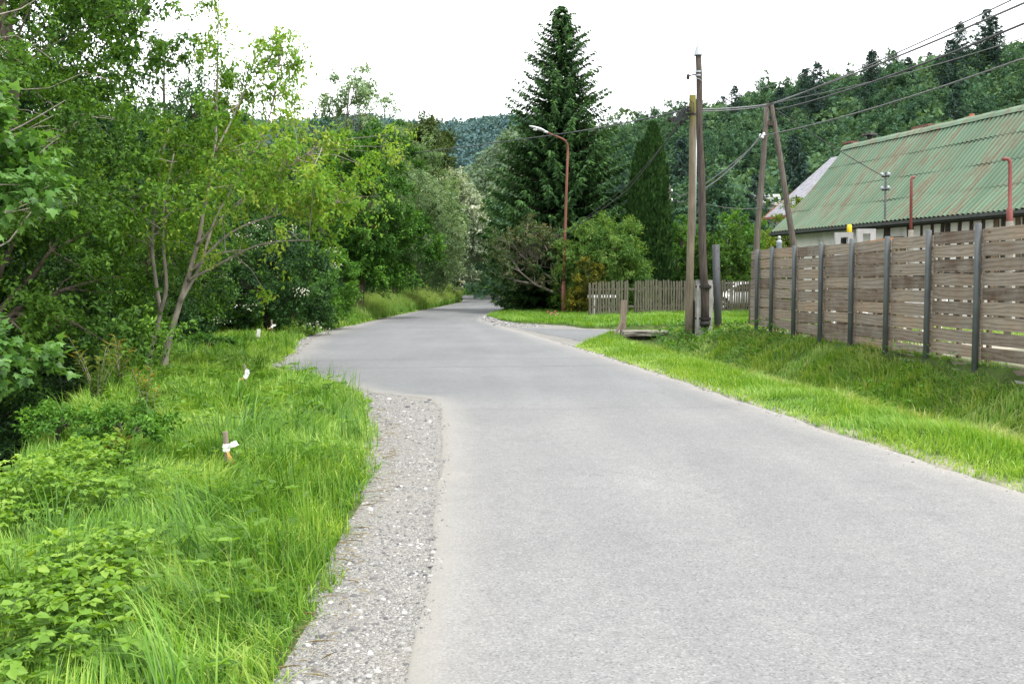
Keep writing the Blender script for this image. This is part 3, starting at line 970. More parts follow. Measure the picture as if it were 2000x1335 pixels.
# ---- grass
def blades(P, h, w, az, lean, segs=3, sh=None, rng=RNG):
    n = len(P)
    ld = np.stack([np.cos(az), np.sin(az), np.zeros(n)], 1)
    wa = az + PI / 2 + rng.normal(0, .6, n)
    sd = np.stack([np.cos(wa), np.sin(wa), np.zeros(n)], 1)
    rows_ = []
    for i in range(segs + 1):
        t = i / segs
        c = P + ld * (lean * h * t ** 2)[:, None]
        c[:, 2] += h * (t - .42 * np.minimum(lean, 1.1) * t ** 2.4)
        if i < segs:
            ww = (w * (1 - .75 * t ** 1.5) * .5)[:, None]
            rows_.append(c - sd * ww); rows_.append(c + sd * ww)
        else: rows_.append(c)
    k = 2 * segs + 1
    V = np.stack(rows_, 1).reshape(-1, 3)
    b = np.arange(n)[:, None] * k
    Fs = []
    if segs > 1:
        q = np.concatenate([b + np.array([[2 * i, 2 * i + 1, 2 * i + 3, 2 * i + 2]]) for i in range(segs - 1)], 0)
        Fs.append(q)
    e = 2 * (segs - 1)
    Fs.append(b + np.array([[e, e + 1, e + 2]]))
    S = np.repeat(sh, k).reshape(n, k)
    g = np.repeat(np.linspace(-.1, .1, segs), 2)
    S = np.clip(S + np.concatenate([g, [.12]])[None, :], .02, 1)
    return V, Fs, S.ravel()


def scatter(rng, y0, y1, fl, fr, dens, step=.5, margin=.58):
    """Points between fl(y) and fr(y), at dens(y) per square metre, only where the place can be seen."""
    X = []; Y = []
    y = y0
    while y < y1:
        s = min(step * max(1, y / 10), y1 - y)
        ym = y + s / 2
        a = max(float(fl(ym)), -margin * (ym + s) - .8); b = min(float(fr(ym)), margin * (ym + s) + .8)
        if b > a:
            n = rng.poisson(dens(ym) * (b - a) * s)
            yy = y + rng.random(n) * s
            lo = np.maximum(fl(yy), a); hi = np.minimum(fr(yy), b)
            xx = lo + (hi - lo) * rng.random(n)
            k = hi > lo
            X.append(xx[k]); Y.append(yy[k])
        y += s
    return np.concatenate(X), np.concatenate(Y)


GR = {}


def grass_patch(key, x, y, h, w, lean, sh, segs, rng):
    z = ground_z(x, y) - .015
    P = np.stack([x, y, z], 1)
    az = rng.random(len(x)) * 2 * PI
    # blades lean together in swathes
    az = np.where(rng.random(len(x)) < .6, (vnoise(x * .9, y * .9, 14) * 2 * PI * 1.5), az)
    GR.setdefault(key, []).append(blades(P, h, w, az, lean, segs, sh, rng))


def grass_build(key, mat, label, name='grass', cat='grass'):
    V = []; Fs = {}; S = []; o = 0
    for v, fs, s in GR[key]:
        V.append(v); S.append(s)
        for f in fs: Fs.setdefault(f.shape[1], []).append(f + o)
        o += len(v)
    me = np_mesh(name, np.concatenate(V), [np.concatenate(f) for f in Fs.values()], MAT[mat], np.concatenate(S))
    return tag(link(name, me), label, cat, kind='stuff')


def grass_all():
    rng = np.random.default_rng(11)
    # near bank
    for (y0, y1, segs, dmul) in ((3.2, 9, 4, 1), (9, 18, 3, 1), (18, 62, 2, 1)):
        x, y = scatter(rng, y0, y1, lambda q: XB(q) - .9 + .75 * smooth(6, 8, q) * (1 - smooth(12, 15, q)), lambda q: XG(q) + .06, lambda q: float(np.clip(2700 * (6 / q) ** 1.25, 130, 3400)))
        e = np.clip((XG(y) - x) / .5, 0, 1)          # 0 at the gravel edge
        pn = vnoise(x * 1.6, y * 1.6, 17); pf = vnoise(x * 4.5, y * 4.5, 18)
        bz = smooth(.3, .42, vnoise(x * 1.5, y * 1.5, 62)) * smooth(0, .25, np.interp(y, [3.3, 5, 7, 9.5], [-1.5, -1.75, -2.5, -3.8]) - x) * (y < 10)
        h = (.075 + .11 * pn + .13 * pf ** 2) * (.6 + .4 * e) * (1 - .5 * bz) * rng.uniform(.55, 1.3, len(x)) * 1.15
        w_ = .0078 * np.maximum(1, (y / 6) ** .85) * rng.uniform(.6, 1.4, len(x))
        lean = np.clip(rng.normal(.55, .35, len(x)) * (1.25 - .3 * e), .05, 1.5)
        sh = np.clip(.44 + .3 * (vnoise(x * .8, y * .8, 19) - .5) + .35 * (pf - .5) + rng.normal(0, .18, len(x)) - .1 * (pn > .75) - .16 * smooth(.6, .85, vnoise(x * 2.6, y * 2.6, 44)) + .22 * (1 - e) * (rng.random(len(x)) < .35) + .42 * (rng.random(len(x)) < .05), .03, 1)
        grass_patch('bank', x, y, h, w_, lean, sh, segs, rng)
    # coarse tufts on the bank
    nt_ = 260
    tx, ty = scatter(rng, 3.4, 26, lambda q: XB(q) - .5, lambda q: XG(q) - .15, lambda q: float(np.clip(5.5 * (6 / q) ** .9, 1, 7)))
    k = rng.integers(18, 44, len(tx)); i = np.repeat(np.arange(len(tx)), k)
    x = tx[i] + rng.normal(0, .055, len(i)); y = ty[i] + rng.normal(0, .055, len(i))
    th = rng.uniform(.26, .58, len(tx))
    keep = (x < XG(y) - .02)
    x, y, i = x[keep], y[keep], i[keep]
    ts = rng.normal(.2, .12, len(tx))
    grass_patch('bank', x, y, th[i] * rng.uniform(.55, 1.15, len(i)), .0085 * np.maximum(1, (y / 7) ** .7) * rng.uniform(.7, 1.3, len(i)),
                np.clip(rng.normal(.65, .3, len(i)), .1, 1.4), np.clip(ts[i] + rng.normal(0, .1, len(i)), .02, 1), 4, rng)
    # stray grass creeping over the gravel
    x, y = scatter(rng, 4, 15, lambda q: XG(q), lambda q: XG(q) + .3, lambda q: float(np.clip(500 * (6 / q), 120, 600)))
    k = (rng.random(len(x)) < smooth(.62, .8, vnoise(x * 5, y * 3.2, 45))) & (x < XL(y) - .06); x, y = x[k], y[k]
    grass_patch('bank', x, y, rng.uniform(.03, .1, len(x)), .006 * np.maximum(1, (y / 6) ** .85), np.clip(rng.normal(.9, .4, len(x)), .1, 1.6), np.clip(rng.normal(.6, .2, len(x)), .05, 1), 2, rng)
    # thin flowering stems along the gravel edge
    x, y = scatter(rng, 4, 30, lambda q: XG(q) - .35, lambda q: XG(q) + .02, lambda q: float(np.clip(170 * (6 / q), 25, 220)))
    grass_patch('stems', x, y, rng.uniform(.3, .52, len(x)), .004 * np.maximum(1, (y / 7)), np.clip(rng.normal(.3, .15, len(x)), .05, .8), rng.uniform(.1, .7, len(x)), 3, rng)
    grass_build('bank', 'grass', 'lush bright green grass covering the bank beside the gravel')
    # mown verge
    for (y0, y1, segs) in ((5, 14, 3), (14, 32, 2)):
        x, y = scatter(rng, y0, y1, lambda q: XR(q) + .02, lambda q: XR(q) + (XF(q) - XR(q)) * .5, lambda q: float(np.clip(2300 * (6 / q) ** 1.1, 350, 2400)))
        k = ~in_poly(x, y, DRIVE); x, y = x[k], y[k]
        e = np.clip((x - XR(y) - .02) / .6, 0, 1)
        h = (.07 + .10 * vnoise(x * 2.4, y * 2.4, 23)) * (.5 + .5 * e) * rng.uniform(.6, 1.35, len(x)) * 1.25
        w_ = .0068 * np.maximum(1, (y / 7) ** .85) * rng.uniform(.6, 1.4, len(x))
        sh = np.clip(.5 + .2 * (vnoise(x * 1.1, y * 1.1, 24) - .5) + rng.normal(0, .14, len(x)) + .25 * (1 - e) * (rng.random(len(x)) < .6), .03, 1)
        grass_patch('verge', x, y, h, w_, np.clip(rng.normal(.6, .35, len(x)), .05, 1.5), sh, segs, rng)
    # ditch and slope up to the fence: longer, darker, with dry tufts
    for (y0, y1, segs) in ((5, 15, 3), (15, 32.5, 2)):
        x, y = scatter(rng, y0, y1, lambda q: XR(q) + (XF(q) - XR(q)) * .42, lambda q: XF(q) + .15 + (q > 24.4) * 2.5, lambda q: float(np.clip(1900 * (7 / q) ** 1.1, 330, 2000)))
        k = ~in_poly(x, y, DRIVE); x, y = x[k], y[k]
        pn = vnoise(x * 1.3, y * 1.3, 27); pf = vnoise(x * 3.7, y * 3.7, 28)
        t = (x - XR(y)) / (XF(y) - XR(y))
        near_f = smooth(.86, 1.0, t)
        h = (.09 + .13 * pn + .13 * pf ** 2) * rng.uniform(.55, 1.3, len(x)) * (1 - .5 * near_f)
        h = h * (1 - .75 * ((x > at(1210, 660, 29).x) & (x < 4.75) & (y > 27.2)))
        w_ = .0075 * np.maximum(1, (y / 7) ** .85) * rng.uniform(.6, 1.4, len(x))
        dry = smooth(.62, .8, vnoise(x * 1.1, y * .8, 29)) * (y < 19)
        sh = np.clip(.43 + .26 * (pf - .4) + rng.normal(0, .14, len(x)) + .5 * dry * (rng.random(len(x)) < .75), .03, 1)
        grass_patch('ditch', x, y, h, w_, np.clip(rng.normal(.8, .4, len(x)), .05, 1.6), sh, segs, rng)
    # strip between the drive and the paling fence, the island below the spruce
    def pal(q): return 3.0 + 0 * q
    x, y = scatter(rng, 34.5, 58, lambda q: -1.6 + 0 * q, lambda q: 16 + 0 * q, lambda q: 210.0)
    ps = 46.2 + (x - 3.5) * .46
    k = ~in_poly(x, y, DRIVE) & (x > XR(y) + .05) & (y < np.where(x > 3.4, ps + 3.0, 57)); x, y = x[k], y[k]
    h = (.10 + .16 * vnoise(x * 1.2, y * 1.2, 33)) * rng.uniform(.6, 1.3, len(x))
    h = h * np.where((x > 1.8) & (y < 40), 1.15, 1)
    sh = np.clip(.42 + .2 * (vnoise(x * .8, y * .8, 34) - .5) + rng.normal(0, .14, len(x)), .03, 1)
    grass_patch('verge', x, y, h, .026 * rng.uniform(.7, 1.3, len(x)), np.clip(rng.normal(.6, .3, len(x)), .05, 1.5), sh, 2, rng)
    x, y = scatter(rng, 56, 118, lambda q: XR(q) + .1, lambda q: XR(q) + 5, lambda q: 70.0)
    grass_patch('verge', x, y, rng.uniform(.1, .3, len(x)), .05 * rng.uniform(.7, 1.3, len(x)), np.clip(rng.normal(.6, .3, len(x)), .05, 1.5), np.clip(rng.normal(.42, .15, len(x)), .03, 1), 2, rng)
    grass_build('verge', 'grass', 'short bright grass on the mown verge edging the road')
    # thin lawn in the yard behind the plank fence
    x, y = scatter(rng, 8, 33, lambda q: XF(q) + .5, lambda q: XF(q) + 7, lambda q: 190.0)
    k = vnoise(x * .5, y * .5, 37) > .42; x, y = x[k], y[k]
    grass_patch('ditch', x, y, rng.uniform(.06, .2, len(x)), .022 * rng.uniform(.7, 1.3, len(x)), np.clip(rng.normal(.7, .3, len(x)), .05, 1.5), np.clip(rng.normal(.5, .15, len(x)), .03, 1), 2, rng)
    grass_build('ditch', 'grass_ditch', 'long tangled grass filling the ditch below the plank fence')
    # tall flowering grass where the road enters the trees
    x, y = scatter(rng, 33, 112, lambda q: XG(q) - np.interp(q, [33, 40, 60, 100], [1.0, 2.4, 3.2, 4]), lambda q: XG(q) - .05, lambda q: float(np.interp(q, [33, 45, 112], [240, 330, 150])))
    e = np.clip((XG(y) - x) / .9, 0, 1)
    h = (np.interp(y, [33, 40, 46, 60, 84, 112], [.3, .55, 1.0, 1.2, 1.5, 1.6]) * (.5 + .5 * e)) * rng.uniform(.55, 1.1, len(x))
    sh = np.clip(.42 + .2 * (vnoise(x, y, 39) - .5) + rng.normal(0, .18, len(x)) + .15 * (h > .75), .03, 1)
    grass_patch('stems', x, y, h, .022 * (y / 40) ** .8 * rng.uniform(.6, 1.3, len(x)), np.clip(rng.normal(.4, .25, len(x)), .05, 1.2), sh, 3, rng)
    x, y = scatter(rng, 139, 152, lambda q: -14 + 0 * q, lambda q: 6 + 0 * q, lambda q: 45.0)
    grass_patch('stems', x, y, rng.uniform(.6, 1.5, len(x)), .1 * rng.uniform(.6, 1.3, len(x)), np.clip(rng.normal(.4, .25, len(x)), .05, 1.2), np.clip(rng.normal(.25, .12, len(x)), .03, 1), 2, rng)
    grass_build('stems', 'grass_seed', 'tall seeding grass lining the road under the trees', 'tall_grass', 'tall grass')


def stones_all():
    rng = np.random.default_rng(3)
    x, y = scatter(rng, 3.6, 30, lambda q: XG(q) - .05, lambda q: XL(q) + .10 * rng.random(np.shape(q)) ** 2 + .01, lambda q: float(np.clip(2600 * (6 / q) ** 1.4, 90, 3200)))
    k = rng.random(len(x)) < .25 + .95 * vnoise(x * 2.3, y * 2.3, 41) ** 1.3
    k &= ~((y > 15.2) & (x > XG(y) + .55))
    x, y = x[k], y[k]
    x2, y2 = scatter(rng, 6, 27, lambda q: XR(q) - .12, lambda q: XR(q) + .16, lambda q: float(np.clip(330 * (7 / q), 60, 500)))
    x4, y4 = scatter(rng, 5, 20, lambda q: XR(q) - 1.1, lambda q: XR(q) - .1, lambda q: 5.0)
    kk = rng.random(len(x4)) < np.exp(-(XR(y4) - x4) / .35); x2 = np.concatenate([x2, x4[kk]]); y2 = np.concatenate([y2, y4[kk]])
    x3, y3 = scatter(rng, 37, 50, lambda q: -1.7 + 0 * q, lambda q: 1.2 + 0 * q, lambda q: 160.0)
    k = in_poly(x3, y3, DRIVE) & (x3 > XR(y3) - .3); x3, y3 = x3[k], y3[k]
    ax = np.concatenate([x, x2, x3]); ay = np.concatenate([y, y2, y3])
    n = len(ax)
    s = np.exp(rng.normal(math.log(.0061), .5, n)); s = np.clip(s, .0035, .034)
    s = s * np.maximum(1, (ay / 9) ** .7)
    # low faceted stones: a squashed, skewed octahedron with a ring of six
    ang = np.linspace(0, 2 * PI, 7)[:-1]
    ring = np.stack([np.cos(ang), np.sin(ang), np.zeros(6)], 1)
    T = np.concatenate([ring * .95, ring * .62 + np.array([0, 0, .62]), [[0, 0, .78]]], 0)
    F = []
    for i in range(6):
        j = (i + 1) % 6
        F += [(i, j, 6 + j), (i, 6 + j, 6 + i), (6 + i, 6 + j, 12)]
    F = np.array(F)
    a = rng.random(n) * 2 * PI; c, sn = np.cos(a), np.sin(a)
    J = T[None] * (1 + rng.normal(0, .2, (n, 13, 3)))
    J[:, :, 0] *= rng.uniform(.7, 1.5, n)[:, None]; J[:, :, 2] *= rng.uniform(.5, 1.0, n)[:, None]
    J = J * s[:, None, None]
    V = np.stack([J[:, :, 0] * c[:, None] - J[:, :, 1] * sn[:, None], J[:, :, 0] * sn[:, None] + J[:, :, 1] * c[:, None], J[:, :, 2]], -1)
    zb = np.where((ax > XR(ay) - 1.5) | (ax > XL(ay)), .0, -.02) + np.where(ay > 36, -.01, 0)
    V += np.stack([ax, ay, zb - s * .12], 1)[:, None, :]
    FF = (np.arange(n)[:, None, None] * 13 + F[None]).reshape(-1, 3)
    sh = np.repeat(np.clip(rng.normal(.36, .25, n), 0, 1), 13)
    tag(link('gravel', np_mesh('gravel', V.reshape(-1, 3), [FF], MAT['stone'], sh)), 'loose grey and white stones scattered along the road edge', 'gravel', kind='stuff')
    # dry straw lying on the shoulder
    x, y = scatter(rng, 3.6, 13, lambda q: XG(q) - .05, lambda q: XG(q) + .24, lambda q: float(np.clip(230 * (6 / q), 20, 300)))
    n = len(x); az = rng.random(n) * 6.28
    d = np.stack([np.cos(az), np.sin(az), rng.uniform(-.02, .1, n)], 1)
    P = np.stack([x, y, np.full(n, .0) + rng.uniform(-.012, .01, n)], 1)
    L = rng.uniform(.04, .15, n) * rng.uniform(.5, 1.3, n)
    V, F, S = kites(P, unit(d), np.tile(np.array([[0, 0, 1.0]]), (n, 1)), L, np.full(n, .0026), .1, rng.random(n))
    tag(link('straw', np_mesh('straw', V, [F], MAT['straw'], S)), 'dry straw lying over the gravel at the grass edge', 'straw', kind='stuff')


grass_all()
stones_all()

# ------------------------------------------------------------------ trees along the stream
def gpt(x, y, dz=0): return Vector((x, y, gz(x, y) + dz))


# big dense tree, far left
leaf_tree('alder_tree', 'tall dense green tree with small leaves rising out of the picture beside the stream', 'tree', gpt(-8.7, 16.6),
          [((.1, 0, 7.0), (2.95, 2.6, 4.9), .75), ((.6, -.4, 2.9), (2.6, 2.2, 2.0), .25)], 300, .56, 11, 32, .092, 'leaf_mid', 'bark', .2, 3,
          shell=.4, droop=.12, flat=.65, shade=(.42, .15, .2), low=-.95, n_limb=22)
leaf_tree('alder_tree', 'dark leafy tree behind the dense tall one, overhanging the stream', 'tree', gpt(-13.5, 22),
          [((.2, 0, 6.2), (4.6, 3, 6.2), 1)], 330, .95, 9, 26, .15, 'leaf_dark', 'bark', .2, 4, shell=.4, shade=(.45, .14, .2))
# maple whose twigs hang in at the picture's edge
leaf_tree('maple_tree', 'young maple with large pale lobed leaves reaching in at the picture edge', 'tree', gpt(-6.5, 9.6),
          [((1.35, .5, 4.2), (.75, .9, .62), .6), ((.6, .4, 4.7), (.9, .9, .8), .3), ((1.5, .6, 2.25), (.4, .6, .3), .14)], 56, .34, 8, 11, .1, 'leaf_maple', 'bark_pale', .07, 5,
          shell=.3, aspect=.85, fn=maples, flat=.75, droop=.35, shade=(.5, .14, .2), n_limb=12)
# leaning bare-stemmed tree in front of the dense one
leaf_tree('willow_tree', 'slender leaning willow with bare diagonal stems over the stream bank', 'tree', gpt(-7.4, 13.0),
          [((1.3, .4, 4.6), (1.5, 1.2, 1.3), .6), ((.0, .2, 6.0), (1.3, 1.2, 1.4), .4)], 70, .45, 8, 22, .075, 'leaf_mid', 'bark_pale', .09, 6,
          shell=.3, shade=(.38, .14, .2), n_limb=20, lobes=.4)


def walnut():
    """Pale many-stemmed tree whose open, reddish-tipped crown leans over the bank."""
    rng = np.random.default_rng(12)
    Y = 20.0
    base = foot(304, 728); Y = base.y
    root = thing('walnut_tree', 'open yellow green tree with pale twin stems standing on the bank by the stakes', 'tree', base)
    mb = MB()

    def stem(px, r0, r1, dy=0.0, n=7):
        pts = [at(a, b, Y + dy * i / max(1, len(px) - 1)) - base for i, (a, b) in enumerate(px)]
        # round the polyline off
        P = []
        for i in range(len(pts) - 1):
            for k in range(4):
                t = k / 4
                p0 = pts[max(i - 1, 0)]; p1 = pts[i]; p2 = pts[i + 1]; p3 = pts[min(i + 2, len(pts) - 1)]
                P.append(.5 * ((2 * p1) + (p2 - p0) * t + (2 * p0 - 5 * p1 + 4 * p2 - p3) * t * t + (3 * p1 - p0 - 3 * p2 + p3) * t ** 3))
        P.append(pts[-1])
        m = len(P) - 1
        mb.tube(P, [r0 + (r1 - r0) * (i / m) ** .8 for i in range(m + 1)], n)
        return [np.array(p) for p in P]
    S = []
    S.append(stem([(291, 745), (293, 690), (312, 615), (306, 560), (297, 480), (303, 400), (312, 330), (330, 250)], .06, .01, .3))
    S.append(stem([(312, 612), (325, 560), (318, 470), (322, 390), (340, 300)], .045, .01, -.5))
    S.append(stem([(320, 740), (326, 680), (352, 590), (385, 480), (400, 400), (418, 300), (424, 180), (426, 70), (427, 2)], .07, .005, .2))
    S.append(stem([(352, 590), (390, 520), (420, 430), (470, 340), (520, 250), (545, 130), (548, 85)], .036, .005, .8))
    S.append(stem([(385, 480), (440, 420), (520, 360), (600, 300), (650, 275)], .028, .006, -.8))
    S.append(stem([(372, 530), (450, 455), (540, 420), (620, 400), (672, 395)], .026, .006, .3))
    S.append(stem([(366, 548), (420, 520), (500, 480), (570, 470), (610, 470)], .03, .006, -.7))
    S.append(stem([(418, 300), (450, 240), (480, 170), (500, 110)], .025, .005, .6))
    S.append(stem([(372, 530), (410, 505), (450, 492), (480, 500)], .016, .005, -.6))
    S.append(stem([(300, 480), (270, 420), (250, 360)], .02, .005, -.4))
    C = []; O = []
    share = [12, 11, 20, 26, 34, 34, 26, 10, 14, 6]
    for p, k in zip(S, share):
        for _ in range(int(k * 1.5)):
            f = rng.uniform(.4, 1.0) if len(p) < 20 else rng.uniform(.56, .97)
            i = f * (len(p) - 1); a = p[int(i)]; 
            far_ = rng.normal(0, 1, 3) * np.array([.4, .55, .34])
            c = a + far_ + np.array([.1, 0, .02])
            if c[2] > 4.6: c = a + far_ * .4
            low_ = (c[2] < 2.2 and c[0] < 1.1) or (c[2] < 2.75 and c[0] >= 1.1 and rng.random() < .85)
            if low_: continue
            C.append(c); O.append(unit(np.array([far_]))[0])
            mb.tube([a, (a + c) / 2 + rng.normal(0, .03, 3) + np.array([0, 0, .04]), c], [.011, .007, .003], 4, False)
    C = np.array(C); O = np.array(O)
    mb.build('trunk', MAT['bark_pale'], root, True)
    V1, F1, S1 = clump_leaves(rng, C, O, .36, 9, 11, .085, aspect=.46, droop=.55, up=.1, flat=.6, shade=(.42, .13, .2), jitter=.3)
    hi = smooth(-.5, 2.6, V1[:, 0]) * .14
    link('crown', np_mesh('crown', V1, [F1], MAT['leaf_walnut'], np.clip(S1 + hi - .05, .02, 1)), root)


walnut()
leaf_tree('hornbeam_tree', 'green bushy tree just behind the open yellow green one', 'tree', gpt(-9.6, 26),
          [((.5, 0, 4.6), (1.9, 2.0, 3.0), 1)], 170, .6, 8, 26, .085, 'leaf_mid', 'bark', .13, 14, shell=.4, shade=(.5, .15, .2))
leaf_tree('poplar_tree', 'tall airy grey green tree showing sky between its twigs', 'tree', gpt(-9.3, 52),
          [((1.2, 0, 10.0), (1.9, 1.7, 2.7), .7), ((-.4, 0, 7.0), (2.0, 1.7, 3.0), .4)], 74, .62, 7, 20, .16, 'leaf_willow', 'bark', .17, 15,
          shell=.25, lobes=.6, shade=(.32, .14, .2), n_limb=26)
leaf_tree('poplar_tree', 'second airy tree standing behind the yellow green crown', 'tree', gpt(-13.2, 47),
          [((.6, 0, 7.2), (2.2, 2, 3.2), 1)], 90, .75, 7, 20, .16, 'leaf_mid', 'bark', .17, 16, shell=.3, lobes=.5, shade=(.45, .14, .2), n_limb=20)
leaf_tree('elder_bush', 'dark elder bush with flat white flower heads beside the tall grass', 'bush', gpt(-7.5, 31.5),
          [((0, 0, 1.7), (1.75, 1.5, 1.75), .8), ((1.0, 0, 1.6), (1.3, 1.1, 1.1), .3)], 120, .5, 8, 22, .1, 'leaf_dark', 'bark_dark', .09, 17,
          shell=.55, shade=(.5, .16, .2), flowers=('white_flower', .16, 24, .055), trunk_name='stem')
leaf_tree('elder_bush', 'pale green bush leaning out at the foot of the dark elder', 'bush', gpt(-7.0, 35.5),
          [((.6, 0, 1.4), (1.2, 1.0, 1.35), 1)], 70, .42, 8, 22, .1, 'leaf_bright', 'bark_dark', .06, 18, shell=.5, shade=(.55, .14, .2), trunk_name='stem')
leaf_tree('maple_tree', 'dense bright green maple with dark lower crown overhanging the roadside grass', 'tree', gpt(-6.9, 46),
          [((.35, 0, 5.2), (2.4, 2.3, 3.6), .72), ((1.2, 0, 3.1), (2.1, 1.9, 1.8), .4)], 230, .6, 9, 27, .13, 'leaf_bright', 'bark', .18, 19,
          shell=.62, lobes=.22, shade=(.36, .18, .2), flat=.65)
leaf_tree('willow_tree', 'rounded grey green willow leaning over the road bend', 'tree', gpt(-7.0, 61),
          [((.6, 0, 5.9), (2.9, 2.6, 4.2), .75), ((1.9, 0, 4.0), (2.2, 2.0, 2.5), .4)], 230, .75, 9, 26, .17, 'leaf_willow', 'bark', .2, 20,
          shell=.62, lobes=.25, shade=(.42, .15, .2), aspect=.3, droop=.3)
leaf_tree('willow_tree', 'grey green bushy tree between the rounded willow and the silvery blossoming one', 'tree', gpt(-6.6, 74),
          [((.9, 0, 5.0), (2.3, 2.2, 3.8), 1)], 170, .8, 8, 24, .2, 'leaf_willow', 'bark', .18, 22, shell=.62, shade=(.42, .15, .2))
leaf_tree('acacia_tree', 'silvery tree with white blossom at the road bend', 'tree', gpt(-6.5, 84),
          [((1.6, 0, 6.6), (2.6, 2.4, 3.6), .8), ((2.4, 0, 4.4), (1.8, 1.8, 2.8), .3)], 190, .8, 9, 24, .22, 'leaf_silver', 'bark', .2, 23,
          shell=.6, shade=(.45, .2, .22), flowers=('white_flower', .18, 18, .2))
leaf_tree('oak_tree', 'dark round topped tree showing above the willows', 'tree', gpt(-10.3, 112),
          [((.3, 0, 13.3), (3.4, 3.2, 6.2), 1)], 190, 1.3, 8, 20, .38, 'leaf_oak', 'bark', .35, 24, shell=.6, shade=(.45, .16, .2))
leaf_tree('lime_tree', 'shaded dark green tree closing the far end of the road', 'tree', gpt(-5.0, 153),
          [((0, 0, 7.8), (6.2, 4, 6.3), 1)], 170, 1.6, 8, 22, .45, 'leaf_dark', 'bark', .3, 25, shell=.6, shade=(.45, .12, .16))
leaf_tree('lime_tree', 'broad dark tree beyond the bend behind the big spruce', 'tree', gpt(4.5, 158),
          [((0, 0, 6.5), (6.4, 4, 7), 1)], 150, 1.6, 8, 22, .45, 'leaf_dark', 'bark', .3, 26, shell=.6, shade=(.4, .12, .16))

# the wood on the far bank
wood_a = leaf_tree('woodland_tree', 'dark leafy tree in the wood across the stream', 'tree', gpt(-14.5, 30),
                   [((0, 0, 3.9), (2.9, 2.7, 3.9), 1)], 150, .85, 8, 22, .14, 'leaf_dark', 'bark_dark', .17, 31, shell=.5, shade=(.5, .15, .2), group='trees of the wood across the stream')
wood_b = leaf_tree('woodland_tree', 'dark leafy tree in the wood across the stream', 'tree', gpt(-12.2, 36.5),
                   [((0, 0, 3.4), (2.6, 2.5, 3.5), 1)], 140, .8, 8, 24, .13, 'leaf_dark', 'bark_dark', .15, 32, shell=.5, shade=(.62, .14, .2), group='trees of the wood across the stream')
for i, (x, y, s, k) in enumerate([(-17.5, 26, 1.15, 1), (-20, 36, 1.2, 0), (-11.6, 42, 1.0, 0), (-16.5, 42, 1.2, 1), (-21, 50, 1.4, 0), (-14, 54, 1.15, 1), (-12.2, 64, 1.3, 0),
                                  (-17.5, 60, 1.4, 1), (-13, 76, 1.6, 0), (-11.8, 92, 1.7, 1), (-17, 88, 1.8, 0), (-13.3, 17.5, 1.0, 0), (-11.0, 29.5, .8, 1), (-10.6, 34, .75, 0), (-23, 70, 1.8, 0), (-15, 14, 1.1, 1)]):
    dup((wood_a, wood_b)[k], gpt(x, y), i * 1.37, (s, s, s * (.95 + .1 * (i % 3))), 'dark leafy tree in the wood across the stream', 'trees of the wood across the stream')

# undergrowth on the bank, each bush its own
bush = leaf_tree('bank_bush', 'dark green bush hanging over the stream edge', 'bush', gpt(-7.9, 15.2),
                 [((0, 0, .75), (1.15, 1.0, .85), 1)], 70, .36, 8, 22, .07, 'leaf_dark', 'bark_dark', .04, 41, shell=.5, shade=(.4, .16, .2), group='bushes along the stream edge', trunk_name='stem', n_limb=10)
for i, (x, y, s) in enumerate([(-9.2, 13, 1.2), (-8.7, 18.2, 1.2), (-9.6, 21.5, 1.3), (-8.6, 24.5, 1.1), (-9.3, 28, 1.2), (-10.6, 24.6, 1.5), (-11.4, 19, 1.5), (-12, 15, 1.6), (-9.0, 33, 1.1), (-8.0, 37.5, 1.0), (-8.0, 42, 1.2), (-9.9, 11.5, 1.2), (-8.3, 11.2, .8)]):
    dup(bush, gpt(x, y), i * 2.1, (s, s, s), 'dark green bush hanging over the stream edge', 'bushes along the stream edge')
low_bush = leaf_tree('low_bush', 'small leafy green bush half way up the bank behind the ribboned stake', 'bush', foot(258, 905),
                     [((0, 0, .22), (.36, .34, .26), 1)], 34, .16, 8, 18, .045, 'leaf_bright', 'bark_dark', .012, 42, shell=.4, shade=(.42, .14, .18), trunk_name='stem', n_limb=8)
dup(low_bush, foot(120, 880), 1.0, (1.0, 1.0, .9), 'spreading leafy green bush at the stream edge under the reddish willow shoots')
dup(low_bush, foot(470, 650), 2.9, (2.4, 2.4, 1.5), 'fresh green bush on the bank between the far stakes and the wood')
dup(low_bush, foot(415, 690), .6, (1.7, 1.4, .9), 'low bush in the grass to the road side of the twin stems')


